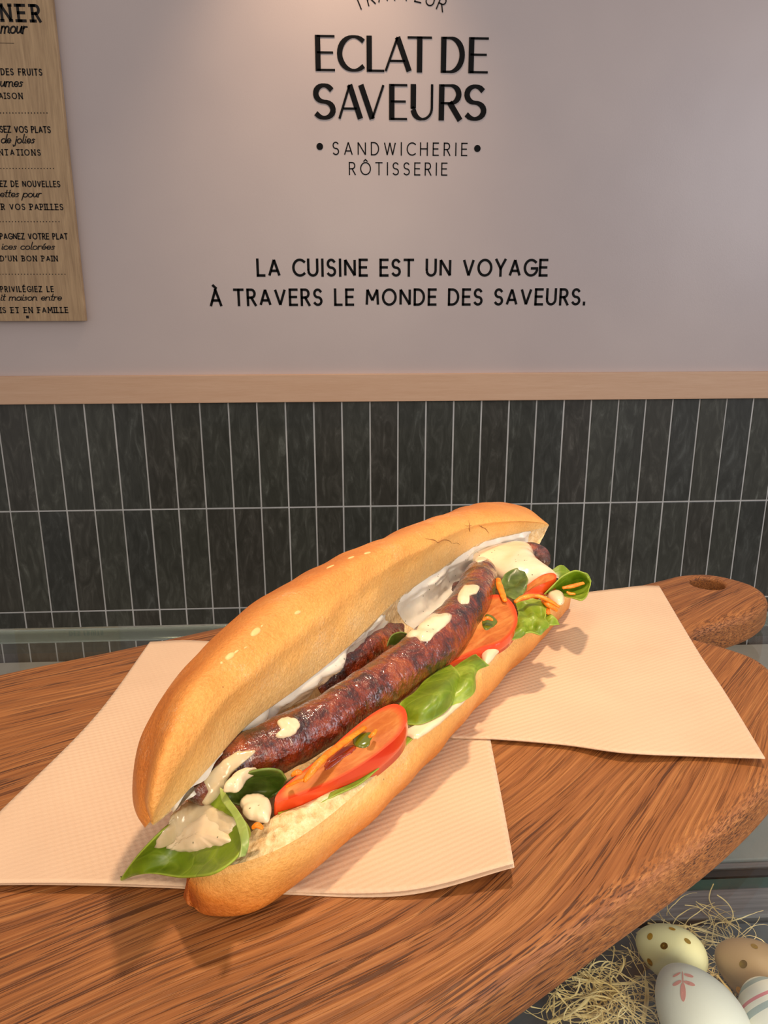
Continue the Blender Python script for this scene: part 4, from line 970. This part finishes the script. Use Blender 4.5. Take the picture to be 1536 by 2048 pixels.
# ------------------------------------------------------------------ straw
def ribbon(bm, pts, w):
    prev = None
    for i, p in enumerate(pts):
        t = (pts[min(i+1, len(pts)-1)]-pts[max(i-1, 0)]).normalized(); s = t.cross(Vector((0, 0, 1)))
        s = s.normalized()*w*.5 if s.length > 1e-6 else Vector((w*.5, 0, 0)); s.z += w*.2*math.sin(i*.8)
        cur = [bm.verts.new(p-s), bm.verts.new(p+Vector((0, 0, w*.25))), bm.verts.new(p+s)]
        if prev:
            bm.faces.new((prev[0], prev[1], cur[1], cur[0])); bm.faces.new((prev[1], prev[2], cur[2], cur[1]))
        prev = cur
bm = bmesh.new(); rnd = random.Random(5)
def strand(cx, cy, ln, w, curl, hz):
    a = rnd.uniform(0, 6.28); p = PZ(cx, cy, EZ)+Vector((0, 0, rnd.uniform(.001, hz))); k = rnd.uniform(-curl, curl); pts = []
    n = 12; dz = rnd.uniform(-.25, .25)
    for i in range(n):
        pts.append(p.copy()); a += k+rnd.uniform(-.18, .18); p = p+Vector((math.cos(a), math.sin(a), dz*math.cos(i*.5)))*ln/n; p.z = max(EZ+.0008, p.z)
    ribbon(bm, pts, w)
for i in range(120): strand(rnd.gauss(1205, 42), rnd.gauss(2022, 28), rnd.uniform(.02, .06), rnd.uniform(.0004, .0010), .35, .014)
for i in range(26): strand(rnd.uniform(1160, 1290), rnd.uniform(1880, 1990), rnd.uniform(.03, .07), rnd.uniform(.0002, .0005), .3, .008)
for i in range(60): strand(rnd.uniform(1400, 1470), rnd.uniform(1880, 2040), rnd.uniform(.02, .05), rnd.uniform(.0003, .0007), .4, .012)
for i in range(90): strand(rnd.uniform(1300, 1500), rnd.uniform(1960, 2090), rnd.uniform(.02, .05), rnd.uniform(.0003, .0007), .4, .008)
for i in range(110): strand(rnd.gauss(1560, 60), rnd.gauss(2080, 50), rnd.uniform(.02, .06), rnd.uniform(.0004, .0009), .35, .008)
for i in range(26): strand(rnd.uniform(1310, 1480), rnd.uniform(1842, 1900), rnd.uniform(.03, .06), rnd.uniform(.0003, .0009), .2, .010)
me = bpy.data.meshes.new('straw'); bm.to_mesh(me); bm.free()
stw = link('straw', me, MSTRAW); tag(stw, 'tangle of fine pale straw around the eggs in the case', 'straw', kind='stuff')
for k, (pts, w) in enumerate((([(110+100, 915), (205, 905), (330, 1040), (480, 1045)], .0016), ([(310, 805), (430, 830), (600, 845), (765, 828)], .0017), ([(765, 828), (770, 930), (745, 1090)], .0026), ([(365, 770), (440, 860), (380, 960), (280, 1040), (140, 1090)], .0020),
        ([(775, 462), (880, 478), (1020, 480), (1130, 510), (1290, 562)], .0020), ([(1010, 470), (1120, 560), (1250, 590)], .0014), ([(185, 900), (178, 1050)], .0013), ([(1215, 790), (1300, 900), (1350, 1000), (1400, 1095)], .0017), ([(860, 440), (1000, 490), (1180, 440), (1300, 470), (1420, 575)], .0008), ([(140, 1085), (300, 1045), (490, 1050)], .0018))):
    bm = bmesh.new(); path = spline([PZ(*Z8(x, y), EZ+.010+.004*math.sin(i*2+k)) for i, (x, y) in enumerate(pts)], 20); ribbon(bm, path, w)
    me = bpy.data.meshes.new('straw_blade'); bm.to_mesh(me); bm.free(); o = link('straw_blade', me, MSTRAW, stw)
bpy.context.view_layer.update()
